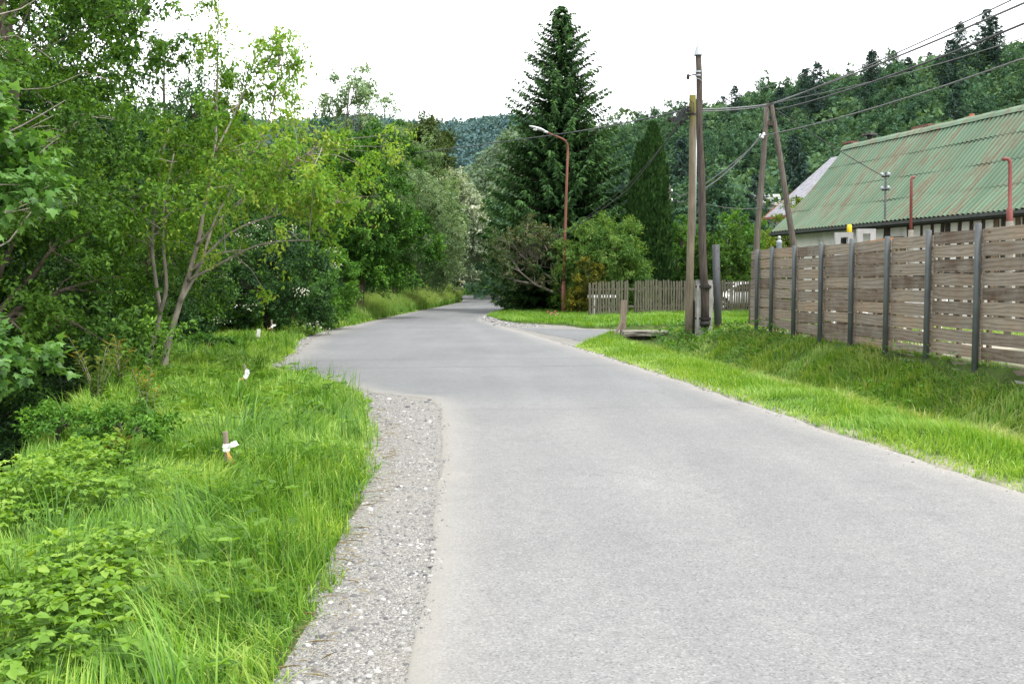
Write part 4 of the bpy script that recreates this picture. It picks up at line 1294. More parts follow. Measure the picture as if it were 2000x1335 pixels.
def willow_shoots():
    rng = np.random.default_rng(55)
    lab = ['upright willow shoot with red tipped leaves on the bank', 'spreading willow shoot with yellow and red leaves above the water', 'slim willow shoot with narrow reddish leaves behind the stakes',
           'small willow shoot with orange tips beside the low bush', 'pale willow shoot leaning out over the dark stream', 'short willow shoot with orange leaves in the grass near the first stake']
    for i, (px, py, h, n) in enumerate([(190, 800, .95, 9), (105, 850, .8, 8), (235, 765, .75, 6), (285, 830, .62, 5), (60, 880, .85, 6), (245, 925, .34, 4)]):
        b = foot(px, py)
        root = thing('willow_sapling', lab[i], 'sapling', b)
        mb = MB(); P = []; D = []; S = []
        for k in range(n):
            az = rng.random() * 6.28; ln = rng.uniform(.15, .5)
            hh = h * rng.uniform(.6, 1.1)
            pts = [np.array([math.cos(az) * ln * hh * t ** 1.6, math.sin(az) * ln * hh * t ** 1.6, hh * t - .03]) for t in np.linspace(0, 1, 6)]
            mb.tube(pts, taper(.006, .002, 5), 5)
            for t in np.linspace(.12, 1, 34):
                f = t * 5; j = min(int(f), 4); p = pts[j] + (pts[j + 1] - pts[j]) * (f - j)
                a2 = rng.random() * 6.28
                P.append(p); D.append([math.cos(a2), math.sin(a2), rng.uniform(.1, .9)]); S.append(np.clip(.25 + .65 * (t - .4) + rng.normal(0, .12), .02, 1))
        P = np.array(P); D = unit(np.array(D))
        V, F, S_ = kites(P, D, np.tile(np.array([[0, 0, 1.0]]), (len(P), 1)) + rng.normal(0, .3, P.shape), rng.uniform(.06, .13, len(P)), rng.uniform(.02, .036, len(P)), .15, np.array(S))
        mb.build('stem', MAT['bark_pale'], root)
        link('leaves', np_mesh('leaves', V, [F], MAT['leaf_reddish'], S_), root)


willow_shoots()


def brambles():
    rng = np.random.default_rng(61)
    x, y = scatter(rng, 3.3, 9.5, lambda q: XB(q) - .4 + .7 * smooth(5.8, 7.2, q), lambda q: np.interp(q, [3.3, 5, 7, 9.5], [-1.5, -1.7, -2.4, -3.7]), lambda q: float(np.clip(1500 * (5 / q), 400, 1700)))
    pn = vnoise(x * 1.5, y * 1.5, 62)
    pg = vnoise(x * 5, y * 5, 64)
    k = rng.random(len(x)) < smooth(.28, .72, pn) * (.2 + .75 * smooth(.3, .5, pg)); x, y, pn = x[k], y[k], pn[k]
    h = rng.random(len(x)) ** .7 * (.06 + .24 * pn + .16 * pg[k])
    z = ground_z(x, y) + h
    P = np.stack([x, y, z], 1)
    az = rng.random(len(x)) * 6.28
    ii = []; DD = []
    # leaves in threes
    Ps = np.repeat(P, 3, 0); a3 = np.repeat(az, 3) + np.tile(np.array([-1.0, 0, 1.0]), len(x))
    D = unit(np.stack([np.cos(a3), np.sin(a3), rng.normal(-.1, .22, len(a3))], 1))
    N = unit(np.stack([rng.normal(0, .3, len(a3)), rng.normal(0, .3, len(a3)), np.ones(len(a3))], 1))
    L = np.repeat(rng.uniform(.02, .06, len(x)), 3) * rng.uniform(.8, 1.15, len(a3))
    S = np.clip(np.repeat(.2 + .75 * h / .4 * .6 + rng.normal(0, .14, len(x)), 3) + rng.normal(0, .07, len(a3)), .02, 1)
    V, F, S_ = ovals(Ps, D, N, L, L * .72, S)
    o = link('undergrowth', np_mesh('undergrowth', V, [F], MAT['bramble'], S_))
    tag(o, 'broad leaved nettles and brambles crowding the near bank', 'undergrowth', kind='stuff')
    # small broad-leaved weeds all over the bank
    x, y = scatter(rng, 3.6, 20, lambda q: XB(q) + .2, lambda q: XG(q) - .12, lambda q: float(np.clip(95 * (6 / q) ** .7, 30, 120)))
    k = rng.random(len(x)) < smooth(.35, .7, vnoise(x * 2.1, y * 2.1, 66)); x, y = x[k], y[k]
    h = rng.uniform(.05, .24, len(x)); P = np.repeat(np.stack([x, y, ground_z(x, y) + h], 1), 5, 0)
    a5 = np.repeat(rng.random(len(x)) * 6.28, 5) + np.tile(np.arange(5) * 1.256, len(x)) + rng.normal(0, .25, 5 * len(x))
    D = unit(np.stack([np.cos(a5), np.sin(a5), rng.uniform(-.1, .6, len(a5))], 1)); N = unit(np.stack([rng.normal(0, .3, len(a5)), rng.normal(0, .3, len(a5)), np.ones(len(a5))], 1))
    L = np.repeat(rng.uniform(.025, .075, len(x)) * np.maximum(1, (y / 8) ** .6), 5) * rng.uniform(.7, 1.2, len(a5))
    V, F, S_ = ovals(P, D, N, L, L * .55, np.clip(np.repeat(rng.normal(.35, .2, len(x)), 5) + rng.normal(0, .06, len(a5)), .02, 1))
    o = link('bank_weeds', np_mesh('bank_weeds', V, [F], MAT['bramble'], S_))
    tag(o, 'low broad leaved weeds mixed into the bank grass', 'weeds', kind='stuff')
    # leafy weeds along the ditch under the fence
    x, y = scatter(rng, 9, 29, lambda q: XR(q) + (XF(q) - XR(q)) * .55, lambda q: XF(q) - .05, lambda q: 110.0)
    pn = vnoise(x * 1.1, y * .7, 63); k = pn > .5; x, y, pn = x[k], y[k], pn[k]
    h = rng.random(len(x)) * (.15 + .5 * (pn - .4))
    P = np.stack([x, y, ground_z(x, y) + h], 1)
    a3 = rng.random(len(x)) * 6.28
    D = unit(np.stack([np.cos(a3), np.sin(a3), rng.normal(.2, .4, len(a3))], 1)); N = unit(np.stack([rng.normal(0, .4, len(a3)), rng.normal(0, .4, len(a3)), np.ones(len(a3))], 1))
    L = rng.uniform(.05, .1, len(x)) * np.maximum(1, y / 14)
    V, F, S_ = kites(P, D, N, L, L * .42, .15, np.clip(.2 + h + rng.normal(0, .12, len(x)), .02, 1))
    o = link('weeds', np_mesh('weeds', V, [F], MAT['leaf_bright'], S_))
    tag(o, 'leafy weeds growing against the plank fence', 'weeds', kind='stuff')


brambles()

# ------------------------------------------------------------------ trees of the garden on the right
def big_spruce():
    rng = np.random.default_rng(71)
    b = gpt(2.72, 57); top = at(1098, 16, 57)
    H = top.z - b.z
    root = thing('spruce_tree', 'tall dark spruce with drooping branches towering over the road bend', 'tree', b)
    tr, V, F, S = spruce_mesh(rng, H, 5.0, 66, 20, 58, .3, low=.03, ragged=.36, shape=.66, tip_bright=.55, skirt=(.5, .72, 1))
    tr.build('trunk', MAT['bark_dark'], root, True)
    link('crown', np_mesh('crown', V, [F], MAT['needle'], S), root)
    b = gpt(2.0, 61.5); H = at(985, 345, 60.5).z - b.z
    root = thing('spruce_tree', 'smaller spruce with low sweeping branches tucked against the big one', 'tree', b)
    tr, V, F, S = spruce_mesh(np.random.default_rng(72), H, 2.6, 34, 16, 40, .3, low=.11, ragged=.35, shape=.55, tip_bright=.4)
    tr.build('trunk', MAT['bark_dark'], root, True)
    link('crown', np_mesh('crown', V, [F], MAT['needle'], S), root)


big_spruce()


def thuja():
    rng = np.random.default_rng(75)
    b = gpt(7.2, 54)
    root = thing('thuja_tree', 'twin-topped columnar thuja clipped by nature into a dark green spire', 'tree', b)
    Ps = []; Ds = []; Ns = []; Ss = []
    for (cx, zt, r, n) in ((.16, at(1271, 246, 54).z - b.z, 1.0, 15000), (-.5, at(1240, 284, 54).z - b.z, .74, 8000)):
        t = rng.random(n) ** .85; az = rng.random(n) * 6.28
        prof = np.interp(t, [0, .05, .25, .5, .75, .9, 1], [.85, .98, 1.0, .9, .66, .4, .06]) * r
        wob = 1 + .26 * (vnoise(az * 2.2 + cx * 7, t * 17, 76) - .5) + .16 * (vnoise(az * 6, t * 50, 77) - .5)
        rr = prof * wob * (1 - .3 * rng.random(n) ** 3)
        Ps.append(np.stack([cx + rr * np.cos(az), rr * np.sin(az), t * zt], 1))
        Ds.append(unit(np.stack([np.cos(az) * .45, np.sin(az) * .45, np.ones(n)], 1) + rng.normal(0, .22, (n, 3))))
        Ns.append(unit(np.stack([np.cos(az), np.sin(az), np.zeros(n)], 1) + rng.normal(0, .6, (n, 3))))
        Ss.append(np.clip(.38 + .9 * (wob - 1) + rng.normal(0, .14, n), .02, 1))
    P, D, N, S = map(np.concatenate, (Ps, Ds, Ns, Ss))
    L = rng.uniform(.14, .34, len(P))
    V, F, S_ = kites(P, D, N, L, L * .42, .1, S)
    link('crown', np_mesh('crown', V, [F], MAT['leaf_thuja'], S_), root)
    mb = MB(); mb.tube([(.1, 0, -.2), (.1, 0, 4), (.12, 0, 8.6)], [.16, .1, .02], 8); mb.tube([(-.6, 0, -.2), (-.7, 0, 4), (-.72, 0, 7.6)], [.1, .07, .02], 8)
    mb.build('trunk', MAT['bark_dark'], root, True)


thuja()


def smoke_bush():
    rng = np.random.default_rng(81)
    Y = 53.0
    b = foot(1104, 607, 40, 60); b = gpt(2.72, 53)
    root = thing('smoke_bush', 'gnarled bush with reddish leaves and bare leaning limbs behind the lamp post', 'bush', b)
    mb = MB()
    A = lambda px, py, dy=0: np.array(at(px, py, Y + dy) - b)
    limbs = [[(1104, 606), (1098, 578), (1075, 568), (1045, 555), (1015, 530), (985, 515)], [(1098, 578), (1080, 545), (1050, 525), (1020, 500), (1000, 475)],
             [(1045, 555), (1010, 548), (985, 540)], [(1080, 545), (1075, 505), (1060, 470), (1030, 455)], [(1098, 578), (1095, 540), (1085, 500), (1090, 462)], [(1060, 562), (1050, 520), (1048, 490), (1040, 462)],
             [(1015, 530), (995, 500), (975, 485)]]
    C = []
    for i, l in enumerate(limbs):
        pts = [A(px, py, (i - 3) * .25 * k / len(l)) for k, (px, py) in enumerate(l)]
        mb.tube(pts, taper(.12 if i == 0 else .07, .015, len(pts) - 1), 7)
        for _ in range(20):
            a = pts[rng.integers(len(pts) // 2, len(pts))]
            c = a + rng.normal(0, 1, 3) * np.array([.42, .6, .3]) + np.array([0, 0, .25])
            m = (a + c) / 2 + rng.normal(0, .08, 3)
            mb.tube([a, m, c], [.022, .014, .006], 4, False); C.append(c)
    C2, O2 = crown_points(rng, 90, A(1030, 490), (1.75, 1.4, 1.35), .75, .2, -.25, 82)
    C = np.concatenate([np.array(C), C2]); O = unit(C - A(1040, 520))
    for c in C2[::2]:
        a = A(1045, 515) * .5 + c * .5 + rng.normal(0, .1, 3); mb.tube([A(1050, 530) * .6 + c * .4, a, c], [.02, .013, .005], 4, False)
    mb.build('stem', MAT['bark_pale'], root, True)
    V, F, S = clump_leaves(rng, C, O, .3, 5, 12, .11, aspect=.5, shade=(.5, .16, .24), flat=.5)
    link('crown', np_mesh('crown', V, [F], MAT['leaf_smoke'], S), root)


smoke_bush()
leaf_tree('sumac_bush', 'big rounded light green sumac bush rising behind the end of the paling fence', 'bush', gpt(4.75, 50.5),
          [((0, 0, 2.5), (2.0, 1.7, 2.0), .75), ((-.7, 0, 3.3), (1.1, 1.1, 1.3), .25), ((.6, 0, 1.5), (1.5, 1.3, 1.2), .3)], 150, .5, 9, 22, .16, 'leaf_sumac', 'bark', .1, 91, shell=.6, aspect=.28,
          shade=(.45, .16, .2), droop=.35, trunk_name='stem')
leaf_tree('broom_bush', 'bush with yellow leaves low beside the lamp post', 'bush', gpt(3.2, 49.2),
          [((0, 0, .7), (.62, .6, .7), 1)], 44, .28, 8, 16, .08, 'leaf_yellow', 'bark', .03, 92, shell=.5, shade=(.45, .2, .2), trunk_name='stem', n_limb=8)
leaf_tree('broom_bush', 'yellow flowered bush in the middle of the light green sumac', 'bush', gpt(3.75, 48.9),
          [((0, 0, 1.6), (.75, .5, 1.1), 1)], 44, .3, 8, 16, .09, 'leaf_yellow', 'bark', .03, 93, shell=.5, shade=(.3, .18, .2), trunk_name='stem', n_limb=8)
leaf_tree('garden_bush', 'dark green bush at the foot of the lamp post', 'bush', gpt(2.95, 51.5),
          [((.1, 0, .8), (.8, .7, .85), 1)], 50, .3, 8, 18, .09, 'leaf_mid', 'bark', .03, 94, shell=.5, shade=(.35, .16, .2), trunk_name='stem', n_limb=8)
for i, (x, y, crown, m, lab) in enumerate([
        (9.3, 58, [((0, 0, 2.4), (1.7, 1.6, 2.6), 1)], 'leaf_bright', 'light green garden tree beside the thuja behind the paling fence'),
        (11.2, 56, [((0, 0, 2.0), (1.9, 1.6, 2.2), 1)], 'leaf_mid', 'round green garden bush between the poles'),
        (13.3, 60, [((0, 0, 2.5), (2.3, 2, 2.8), 1)], 'leaf_bright', 'broad green garden tree beside the steel post')]):
    leaf_tree('garden_tree', lab, 'tree', gpt(x, y), crown, 120, .5, 8, 22, .14, m, 'bark', .1, 95 + i, shell=.6, shade=(.4, .17, .2))
leaf_tree('vine_tree', 'yellow green leafy bush growing up the pale gable behind the double pole', 'bush', gpt(12.55, 47.2),
          [((0, 0, 2.7), (.95, .8, 2.4), .8), ((.5, 0, 4.0), (.7, .6, .8), .2)], 90, .4, 8, 20, .12, 'leaf_vine', 'bark', .07, 99, shell=.55, shade=(.5, .15, .2), trunk_name='stem')


def flowers():
    rng = np.random.default_rng(101)
    b = foot(1080, 620, 40, 60)
    root = thing('pink_flowers', 'pink flowers in the short grass at the lamp post foot', 'flowers', b)
    P = rng.normal(0, 1, (7, 3)) * np.array([.13, .1, .0]) + np.array([0, 0, .22])
    P[:, 2] += rng.uniform(-.12, .08, 7)
    for p in P:
        mb = MB(); mb.tube([(p[0] * .5, p[1] * .5, -.02), p], [.008, .005], 4)
        st = mb.build('stem', MAT['leaf_mid'], root)
        V, F, S = kites(np.tile(p, (14, 1)), rdir(rng, 14, .2), rdir(rng, 14, 1), np.full(14, .06), np.full(14, .05), .2, rng.random(14))
        link('flower_head', np_mesh('flower_head', V, [F], MAT['pink_flower'], S), st)


flowers()

# ------------------------------------------------------------------ the wooded hills
def far_tree_mesh(name, seed, H, r, n, leaf, mat, conifer=False):
    rng = np.random.default_rng(seed)
    mb = MB()
    if conifer:
        tr, V, F, S = spruce_mesh(rng, H, r, 38, 9, 16, H * .04, low=.12, ragged=.5, shape=.62, tip_bright=.3, droop=.2, strand=.5)
        tv = np.array([tuple(v) for v in tr.v]); tf = tr.f
    else:
        C, O = crown_points(rng, n, (0, 0, H * .56), (r, r, H * .46), .68, .34, -.85, seed)
        mb.tube([(0, 0, -1), (0, 0, H * .5), (0, 0, H * .8)], [H * .02, H * .014, .03], 6)
        V, F, S = clump_leaves(rng, C, O, r * .3, 6, 15, leaf, aspect=.75, shade=(.45, .17, .16), flat=.45)
        tv = np.array([tuple(v) for v in mb.v]); tf = mb.f
    quads = np.array([f for f in tf if len(f) == 4]); 
    me = np_mesh(name, np.concatenate([V, tv]), [F, quads + len(V)], [MAT[mat], MAT['bark_dark']], np.concatenate([S, np.full(len(tv), .5)]),
                 np.concatenate([np.zeros(len(F)), np.ones(len(quads))]))
    return me


broad = [far_tree_mesh('hillside_tree', 200 + i, 12.0 + i % 3 * 1.6, 4.0 + .4 * (i % 4), 74, .4, 'far_haze_leaf') for i in range(6)]
conif = [far_tree_mesh('hillside_spruce', 220 + i, 17 + i * 1.5, 5.0 + .5 * (i % 3), 0, 0, 'far_haze_needle', True) for i in range(4)]


def hillside():
    rng = np.random.default_rng(230)
    pts = []
    # ridge spruces standing against the sky
    us = np.concatenate([np.linspace(.2, .55, 62), [.143, .152, .258, .345, .43, .47, .52, .54]])
    for u in us:
        r = rng.uniform(214, 229); u = u + rng.normal(0, .004)
        y = r / math.hypot(1, u); x = u * y
        pts.append((x, y, 'c', rng.uniform(.42, .66)))
    tries = 0
    while len(pts) < 296 and tries < 30000:
        tries += 1
        u = rng.uniform(-.03, .58); r = math.sqrt(rng.uniform(76 ** 2, 226 ** 2))
        y = r / math.hypot(1, u); x = u * y
        if y < 66: continue
        if u < .05 and r < 95: continue
        dmin = 3.9 + 1.0 * (r > 140)
        if any((x - p[0]) ** 2 + (y - p[1]) ** 2 < dmin ** 2 for p in pts): continue
        con = (vnoise(x / 22, y / 22, 231) > .66 or rng.random() < .06) and u > .1
        if r < 115 and .18 < u < .3 and rng.random() < .5: con = True
        pts.append((x, y, 'c' if con else 'b', rng.uniform(.5, .8) * (.85 if r > 185 and u > .2 else 1)))
    for i, (x, y, k, s) in enumerate(pts):
        me = broad[i % 6] if k == 'b' else conif[i % 4]
        o = link('hillside_tree' if k == 'b' else 'hillside_spruce', me)
        if k == 'c' and math.hypot(x, y) < 120: s *= .8
        o.location = (x, y, gz(x, y) - (.5 if k == 'c' and math.hypot(x, y) > 190 else .3)); o.rotation_euler = (0, 0, rng.random() * 6.28); o.scale = (s, s, s * rng.uniform(.9, 1.12))
        if k == 'b': tag(o, 'leafy green tree in the wood covering the hillside', 'tree', 'broadleaf trees of the hillside wood')
        else: tag(o, 'dark spruce rising out of the hillside wood', 'tree', 'spruces of the hillside wood')


hillside()


def far_wood(name, label, mat, u0, u1, r0, r1, n, size, leaf, seed, k=26):
    """A wood too far off to tell its trees apart: rounded leafy crowns packed over the hill."""
    rng = np.random.default_rng(seed)
    u = rng.uniform(u0, u1, n); r = np.sqrt(rng.uniform(r0 ** 2, r1 ** 2, n))
    y = r / np.hypot(1, u); x = u * y
    z = ground_z(x, y)
    sz = size * rng.uniform(.65, 1.3, n)
    ci = np.repeat(np.arange(n), k)
    d = rdir(rng, len(ci), .35)
    P = np.stack([x, y, z + sz * 1.05], 1)[ci] + d * (sz[ci] * rng.uniform(.8, 1.05, len(ci)))[:, None] * np.array([.78, .78, 1.0])
    D = unit(rdir(rng, len(ci)) + d * .3); N = unit(d + rng.normal(0, .45, d.shape))
    L = sz[ci] * leaf * rng.uniform(.6, 1.3, len(ci))
    S = np.clip(rng.normal(.45, .2, n)[ci] + rng.normal(0, .12, len(ci)) + .2 * d[:, 2], .02, 1)
    V, F, S_ = kites(P - D * (L * .5)[:, None], D, N, L, L * .85, .1, S)
    tag(link(name, np_mesh(name, V, [F], MAT[mat], S_)), label, 'wood', kind='stuff')


far_wood('hillside_wood', 'leafy wood filling the slope between the taller hillside trees', 'far_haze_leaf', -.04, .60, 84, 226, 1500, 3.3, .17, 240, 200)
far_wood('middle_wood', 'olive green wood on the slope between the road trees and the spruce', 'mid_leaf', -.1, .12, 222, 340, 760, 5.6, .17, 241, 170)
far_wood('distant_wood', 'hazy blue green wood on the far ridge', 'haze_blue_leaf', -.42, .04, 600, 930, 6500, 6.2, .33, 242, 42)

# ------------------------------------------------------------------ plank fence
def plank_fence():
    rng = random.Random(5)
    ys = [24.4, 23.7, 22.7, 21.3, 19.85, 18.42, 17.0, 15.6, 14.2, 12.8, 11.4, 10.0]
    root = thing('plank_fence', 'tall fence of weathered horizontal boards between grey steel posts above the ditch', 'fence', (float(XF(17)), 17, .42))
    off = root.location
    bx = lambda y: float(XF(y))
    for i in range(len(ys) - 1):
        y0, y1 = ys[i], ys[i + 1]
        mb = MB(); bt = MB()
        top = 2.33 + rng.uniform(-.02, .025)
        nb = 8 if y0 > 20 else 9 if y0 > 15.7 else 10
        pit = .2215 if nb == 8 else .212 if nb == 9 else .203
        ins = .02
        tilt = rng.uniform(-.012, .012)
        for k in range(nb):
            zc = top - .09 - k * pit + rng.uniform(-.007, .007)
            hgt = pit - .026 + rng.uniform(-.008, .01)
            if k == nb - 1 and y0 < 15.7: hgt *= .8
            mb.shade = rng.random()
            a = Vector((bx(y0) + .085 + rng.uniform(-.004, .004), y0 - ins, zc - tilt * .5 + rng.uniform(-.004, .004)))
            b = Vector((bx(y1) + .085 + rng.uniform(-.004, .004), y1 + ins, zc + tilt * .5 + rng.uniform(-.004, .004)))
            # a board: eight segments so that it can be a little uneven
            mid = (a + b) / 2 + Vector((rng.uniform(-.004, .006), 0, rng.uniform(-.004, .004)))
            pts = [a, a.lerp(mid, .5), mid, mid.lerp(b, .5), b]
            V = []
            for p in pts:
                h2 = hgt / 2 + rng.uniform(-.003, .003)
                V += [p + Vector((-.013, 0, -h2)), p + Vector((.013, 0, -h2)), p + Vector((.013, 0, h2)), p + Vector((-.013, 0, h2))]
            F = []
            for s in range(4):
                for q in range(4):
                    F.append((s * 4 + q, s * 4 + (q + 1) % 4, s * 4 + 4 + (q + 1) % 4, s * 4 + 4 + q))
            F += [(3, 2, 1, 0), (16, 17, 18, 19)]
            mb.add(V, F)
        if i:
            # upright battens behind the boards at each end of the bay
            for yy in (y0 - .1, y1 + .12):
                bt = MB(); bt.box((bx(yy) + .135, yy, top - .1 - nb * pit / 2), (.045, .07, nb * pit - .02)); bt.build('batten', MAT['timber_brown'], root, off=off)
            if y0 - y1 > 1.2 and i % 2:
                yy = (y0 + y1) / 2; bt = MB(); bt.box((bx(yy) + .135, yy, top - .1 - nb * pit / 2), (.045, .09, nb * pit - .02)); bt.build('batten', MAT['timber_brown'], root, off=off)
        mb.build('board_panel', MAT['plank'], root, off=off)
    for i, y in enumerate(ys[1:]):
        mb = MB()
        g = gz(bx(y) - .05, y)
        zt = 2.35 + (.04 if i % 3 == 1 else .015) + (.03 if y < 16 else 0)
        mb.lathe((bx(y), y, 0), [(.044, g - .3), (.044, zt - .006), (.04, zt)], 20)
        if i == 4: mb.lathe((bx(y), y, 0), [(.062, 1.05), (.062, 1.07)], 20)
        mb.build('post', MAT['steel_grey'], root, True, off)
    mb = MB(); mb.beam((bx(19.5) + .1, 19.5, .26), (bx(9.6) + .1, 9.6, .1), .22, .36)
    mb.build('kerb', MAT['concrete'], root, off=off)


plank_fence()


def paling_fence():
    rng = random.Random(9)
    a = Vector((3.5, 46.2)); b = Vector((14.5, 51.3))
    root = thing('paling_fence', 'old grey wooden paling fence in front of the garden bushes', 'fence', (3.5, 46.2, gz(3.5, 46.2)))
    off = root.location
    L = (b - a).length; d = (b - a) / L
    n = Vector((-d.y, d.x))
    ang = math.atan2(d.y, d.x); rot = Matrix.Rotation(ang, 3, 'Z')
    mb = MB(); s = 0
    G = []
    while s < L:
        p = a + d * s
        w_ = .088 + rng.uniform(-.012, .014)
        gap = .05 + rng.uniform(-.014, .02)
        if 2.02 < s < 2.25: s += .14; continue
        g = gz(p.x, p.y); h = 1.54 + rng.uniform(-.06, .03) + .0 * s
        mb.shade = rng.random()
        tl = Matrix.Rotation(rng.uniform(-.02, .02), 3, 'Y')
        z0 = g + .04
        hw = w_ / 2
        prof = [(-hw, 0), (hw, 0), (hw, h - .05), (hw * .5, h - .008), (-hw * .5, h), (-hw, h - .05)]
        V = []
        for dy in (-.011, .011):
            for (x, z) in prof: V.append(Vector((p.x, p.y, z0)) + rot @ (tl @ Vector((x, dy - .045, z))))
        F = [(0, 1, 2, 3, 4, 5), (11, 10, 9, 8, 7, 6)] + [(i, (i + 1) % 6 + 0, (i + 1) % 6 + 6, i + 6) for i in range(6)]
        mb.add(V, [f[::-1] for f in F[:2]] + F[2:])
        s += w_ + gap
    mb.build('paling', MAT['picket'], root, off=off)['kind'] = 'stuff'
    for zr in (.42, 1.22):
        mb = MB()
        mb.beam((a.x, a.y, gz(a.x, a.y) + zr), (b.x, b.y, gz(b.x, b.y) + zr), .05, .09); mb.build('rail', MAT['picket'], root, off=off)
    s = .05
    while s < L:
        p = a + d * s + n * .06
        mb = MB(); mb.box((p.x, p.y, gz(p.x, p.y) + .66), (.1, .1, 1.5), rot); mb.build('post', MAT['picket'], root, off=off)
        s += 2.4


paling_fence()


# ------------------------------------------------------------------ poles, lamps, posts
def pole_points(px0, px1, Y, base=None):
    b = base or foot(*px0)
    t = at(px1[0], px1[1], b.y)
    return b, t


def wood_pole(name, label, base, top, r0, r1, mat, parts=None, moss_top=False):
    root = thing(name, label, 'pole', base)
    d = top - base
    mb = MB()
    n = 14
    pts = []; rad = []
    rng = random.Random(int(base.x * 100))
    for i in range(n + 1):
        t = i / n
        w_ = .018 * math.sin(t * 5 + base.x)
        pts.append(d * t + Vector((w_, 0, -.3 if i == 0 else 0))); rad.append(r0 + (r1 - r0) * t)
    seg = 14
    mb.tube(pts, rad, seg)
    if moss_top:
        for i in range(len(mb.v)):
            z = mb.v[i][2] / d.z
            mb.sh[i] = max(0, min(1, (z - .86) * 12)) * .9 + (.55 if z > .45 and i % 14 < 5 else .1) * max(0, min(1, (z - .1) * 2))
    else: mb.sh = [0] * len(mb.v)
    mb.build('shaft', MAT[mat], root, True)
    return root, d


pb = foot(1346, 658); pt = at(1353, 186, pb.y)
root, d1 = wood_pole('utility_pole', 'pale wooden utility pole with mossy top and a knot of black cables', pb, pt, .102, .086, 'pole_light', moss_top=True)
P1 = pb.copy(); P1T = pt.copy()
mb = MB(); mb.tube([d1 * .42 + Vector((.112, -.02, 0)), d1 * .62 + Vector((.107, -.02, 0)), d1 * .86 + Vector((.104, -.02, 0))], .02, 8); mb.build('conduit', MAT['zinc'], root, True)
mb = MB()
zc = d1 * .925
mb.beam(zc + Vector((-.05, 0, 0)), zc + Vector((-.62, -.05, -.16)), .04, .04); mb.beam(zc + Vector((-.05, .02, -.1)), zc + Vector((-.4, 0, -.28)), .035, .035)
mb.lathe(zc + Vector((0, 0, -.05)), [(.096, 0), (.096, .05)], 14)
mb.build('bracket', MAT['iron'], root)
for k, q in enumerate([(-.2, .12, .02), (-.33, -.08, -.03), (-.45, .1, -.12), (-.28, 0, -.24), (-.6, .03, -.14), (-.12, -.12, .1)]):
    mb = MB(); c = zc + Vector(q)
    mb.lathe(c, [(.03, -.07), (.05, -.06), (.05, -.02), (.03, 0), (.045, .02), (.04, .06), (.015, .075)], 10)
    mb.build('insulator', MAT['iron'], root, True)
mb = MB()
for k in range(7):
    a = zc + Vector((-.08 - .02 * k, -.1, .1 - .05 * k)); mb.tube([a, a + Vector((-.12, -.06, .07)), a + Vector((-.25, .0, -.06)), a + Vector((-.34, .02, -.22 + .03 * k))], .013, 5)
mb.tube([zc + Vector((.02, -.11, .0)), zc + Vector((.0, -.13, .25)), zc + Vector((-.16, -.05, .4)), zc + Vector((-.2, 0, .1))], .012, 5)
mb.build('jumper_cable', MAT['cable'], root)
mb = MB(); mb.beam(Vector((.17, .05, -.2)), Vector((.14, .03, .95)), .09, .12); mb.build('splint', MAT['pole_dark'], root)

pb2 = foot(1374, 654); pt2 = at(1363.5, 106, pb2.y)
fb = Vector((pb2.x, pb2.y, pb2.z))
root = thing('utility_pole', 'tall dark wooden utility pole with a metal cone cap clamped to a concrete stub', 'pole', pb2)
P2T = pt2.copy(); P2 = pb2.copy()
d2 = pt2 - pb2
lo = Vector((.02, -.06, .28))
mb = MB(); mb.tube([lo + (d2 - lo) * (i / 14) + Vector((.015 * math.sin(i * 1.1), 0, 0)) for i in range(15)], [.108 - .036 * i / 14 for i in range(15)], 14); mb.sh = [0] * len(mb.v)
mb.build('shaft', MAT['pole_dark'], root, True)
mb = MB(); mb.lathe(d2, [(.11, -.03), (.106, .0), (.012, .33), (.002, .34)], 20); mb.build('cap', MAT['zinc'], root)
mb = MB()
mb.box((.02, .12, .55), (.4, .16, 1.7)); mb.box((-.13, .0, .5), (.1, .12, 1.6)); mb.box((.17, .0, .5), (.1, .12, 1.6)); mb.box((.02, -.01, .02), (.2, .1, .5))
mb.build('concrete_stub', MAT['concrete'], root)
for z in (1.23, .42):
    mb = MB(); mb.lathe((.02, -.05, z), [(.155, -.03), (.155, .03)], 16); mb.box((.02, .03, z), (.46, .04, .05)); mb.build('strap', MAT['iron'], root)
mb = MB(); mb.lathe((.02, -.06, .2), [(.1, 0), (.135, .06), (.14, .14)], 14); mb.build('foot_cap', MAT['iron'], root, True)
for k, z in enumerate((.938, .925)):
    mb = MB(); c = d2 * z; mb.lathe(c, [(.086, -.02), (.086, .02)], 16); mb.build('clamp_band', MAT['zinc'], root)
mb = MB(); c = d2 * .932; mb.beam(c, c + Vector((-.26, -.05, -.07)), .03, .03); mb.lathe(c + Vector((-.27, -.05, -.16)), [(.02, 0), (.04, .03), (.04, .1), (.02, .14)], 8); mb.build('bracket', MAT['iron'], root)
mb = MB(); c = d2 * .9; mb.tube([c + Vector((-.12, -.04, .12)), c + Vector((0, -.135, .06)), c + Vector((.13, -.03, 0))], .008, 5); mb.build('guy_wire', MAT['zinc'], root)

# steel pipe post
b = foot(1402, 640); t = at(1398, 478, b.y)
root = thing('steel_post', 'thick grey steel pipe standing alone beside the end of the plank fence', 'post', b)
mb = MB(); d = t - b; mb.tube([Vector((.02, 0, -.2)), d * .5, d - Vector((0, 0, .01)), d], [.095, .095, .095, .088], 20); mb.build('pipe', MAT['pipe'], root, True)
mb = MB()
for z in (.93, .72, .5, .3): mb.lathe(d * z + Vector((.04, -.088, 0)), [(.012, -.012), (.012, .012)], 8, 'y')
mb.build('bolt', MAT['rust_paint'], root)
mb = MB(); mb.beam(Vector((.02, -.02, .07)), Vector((.2, -.06, .1)), .04, .03); mb.build('lug', MAT['iron'], root)

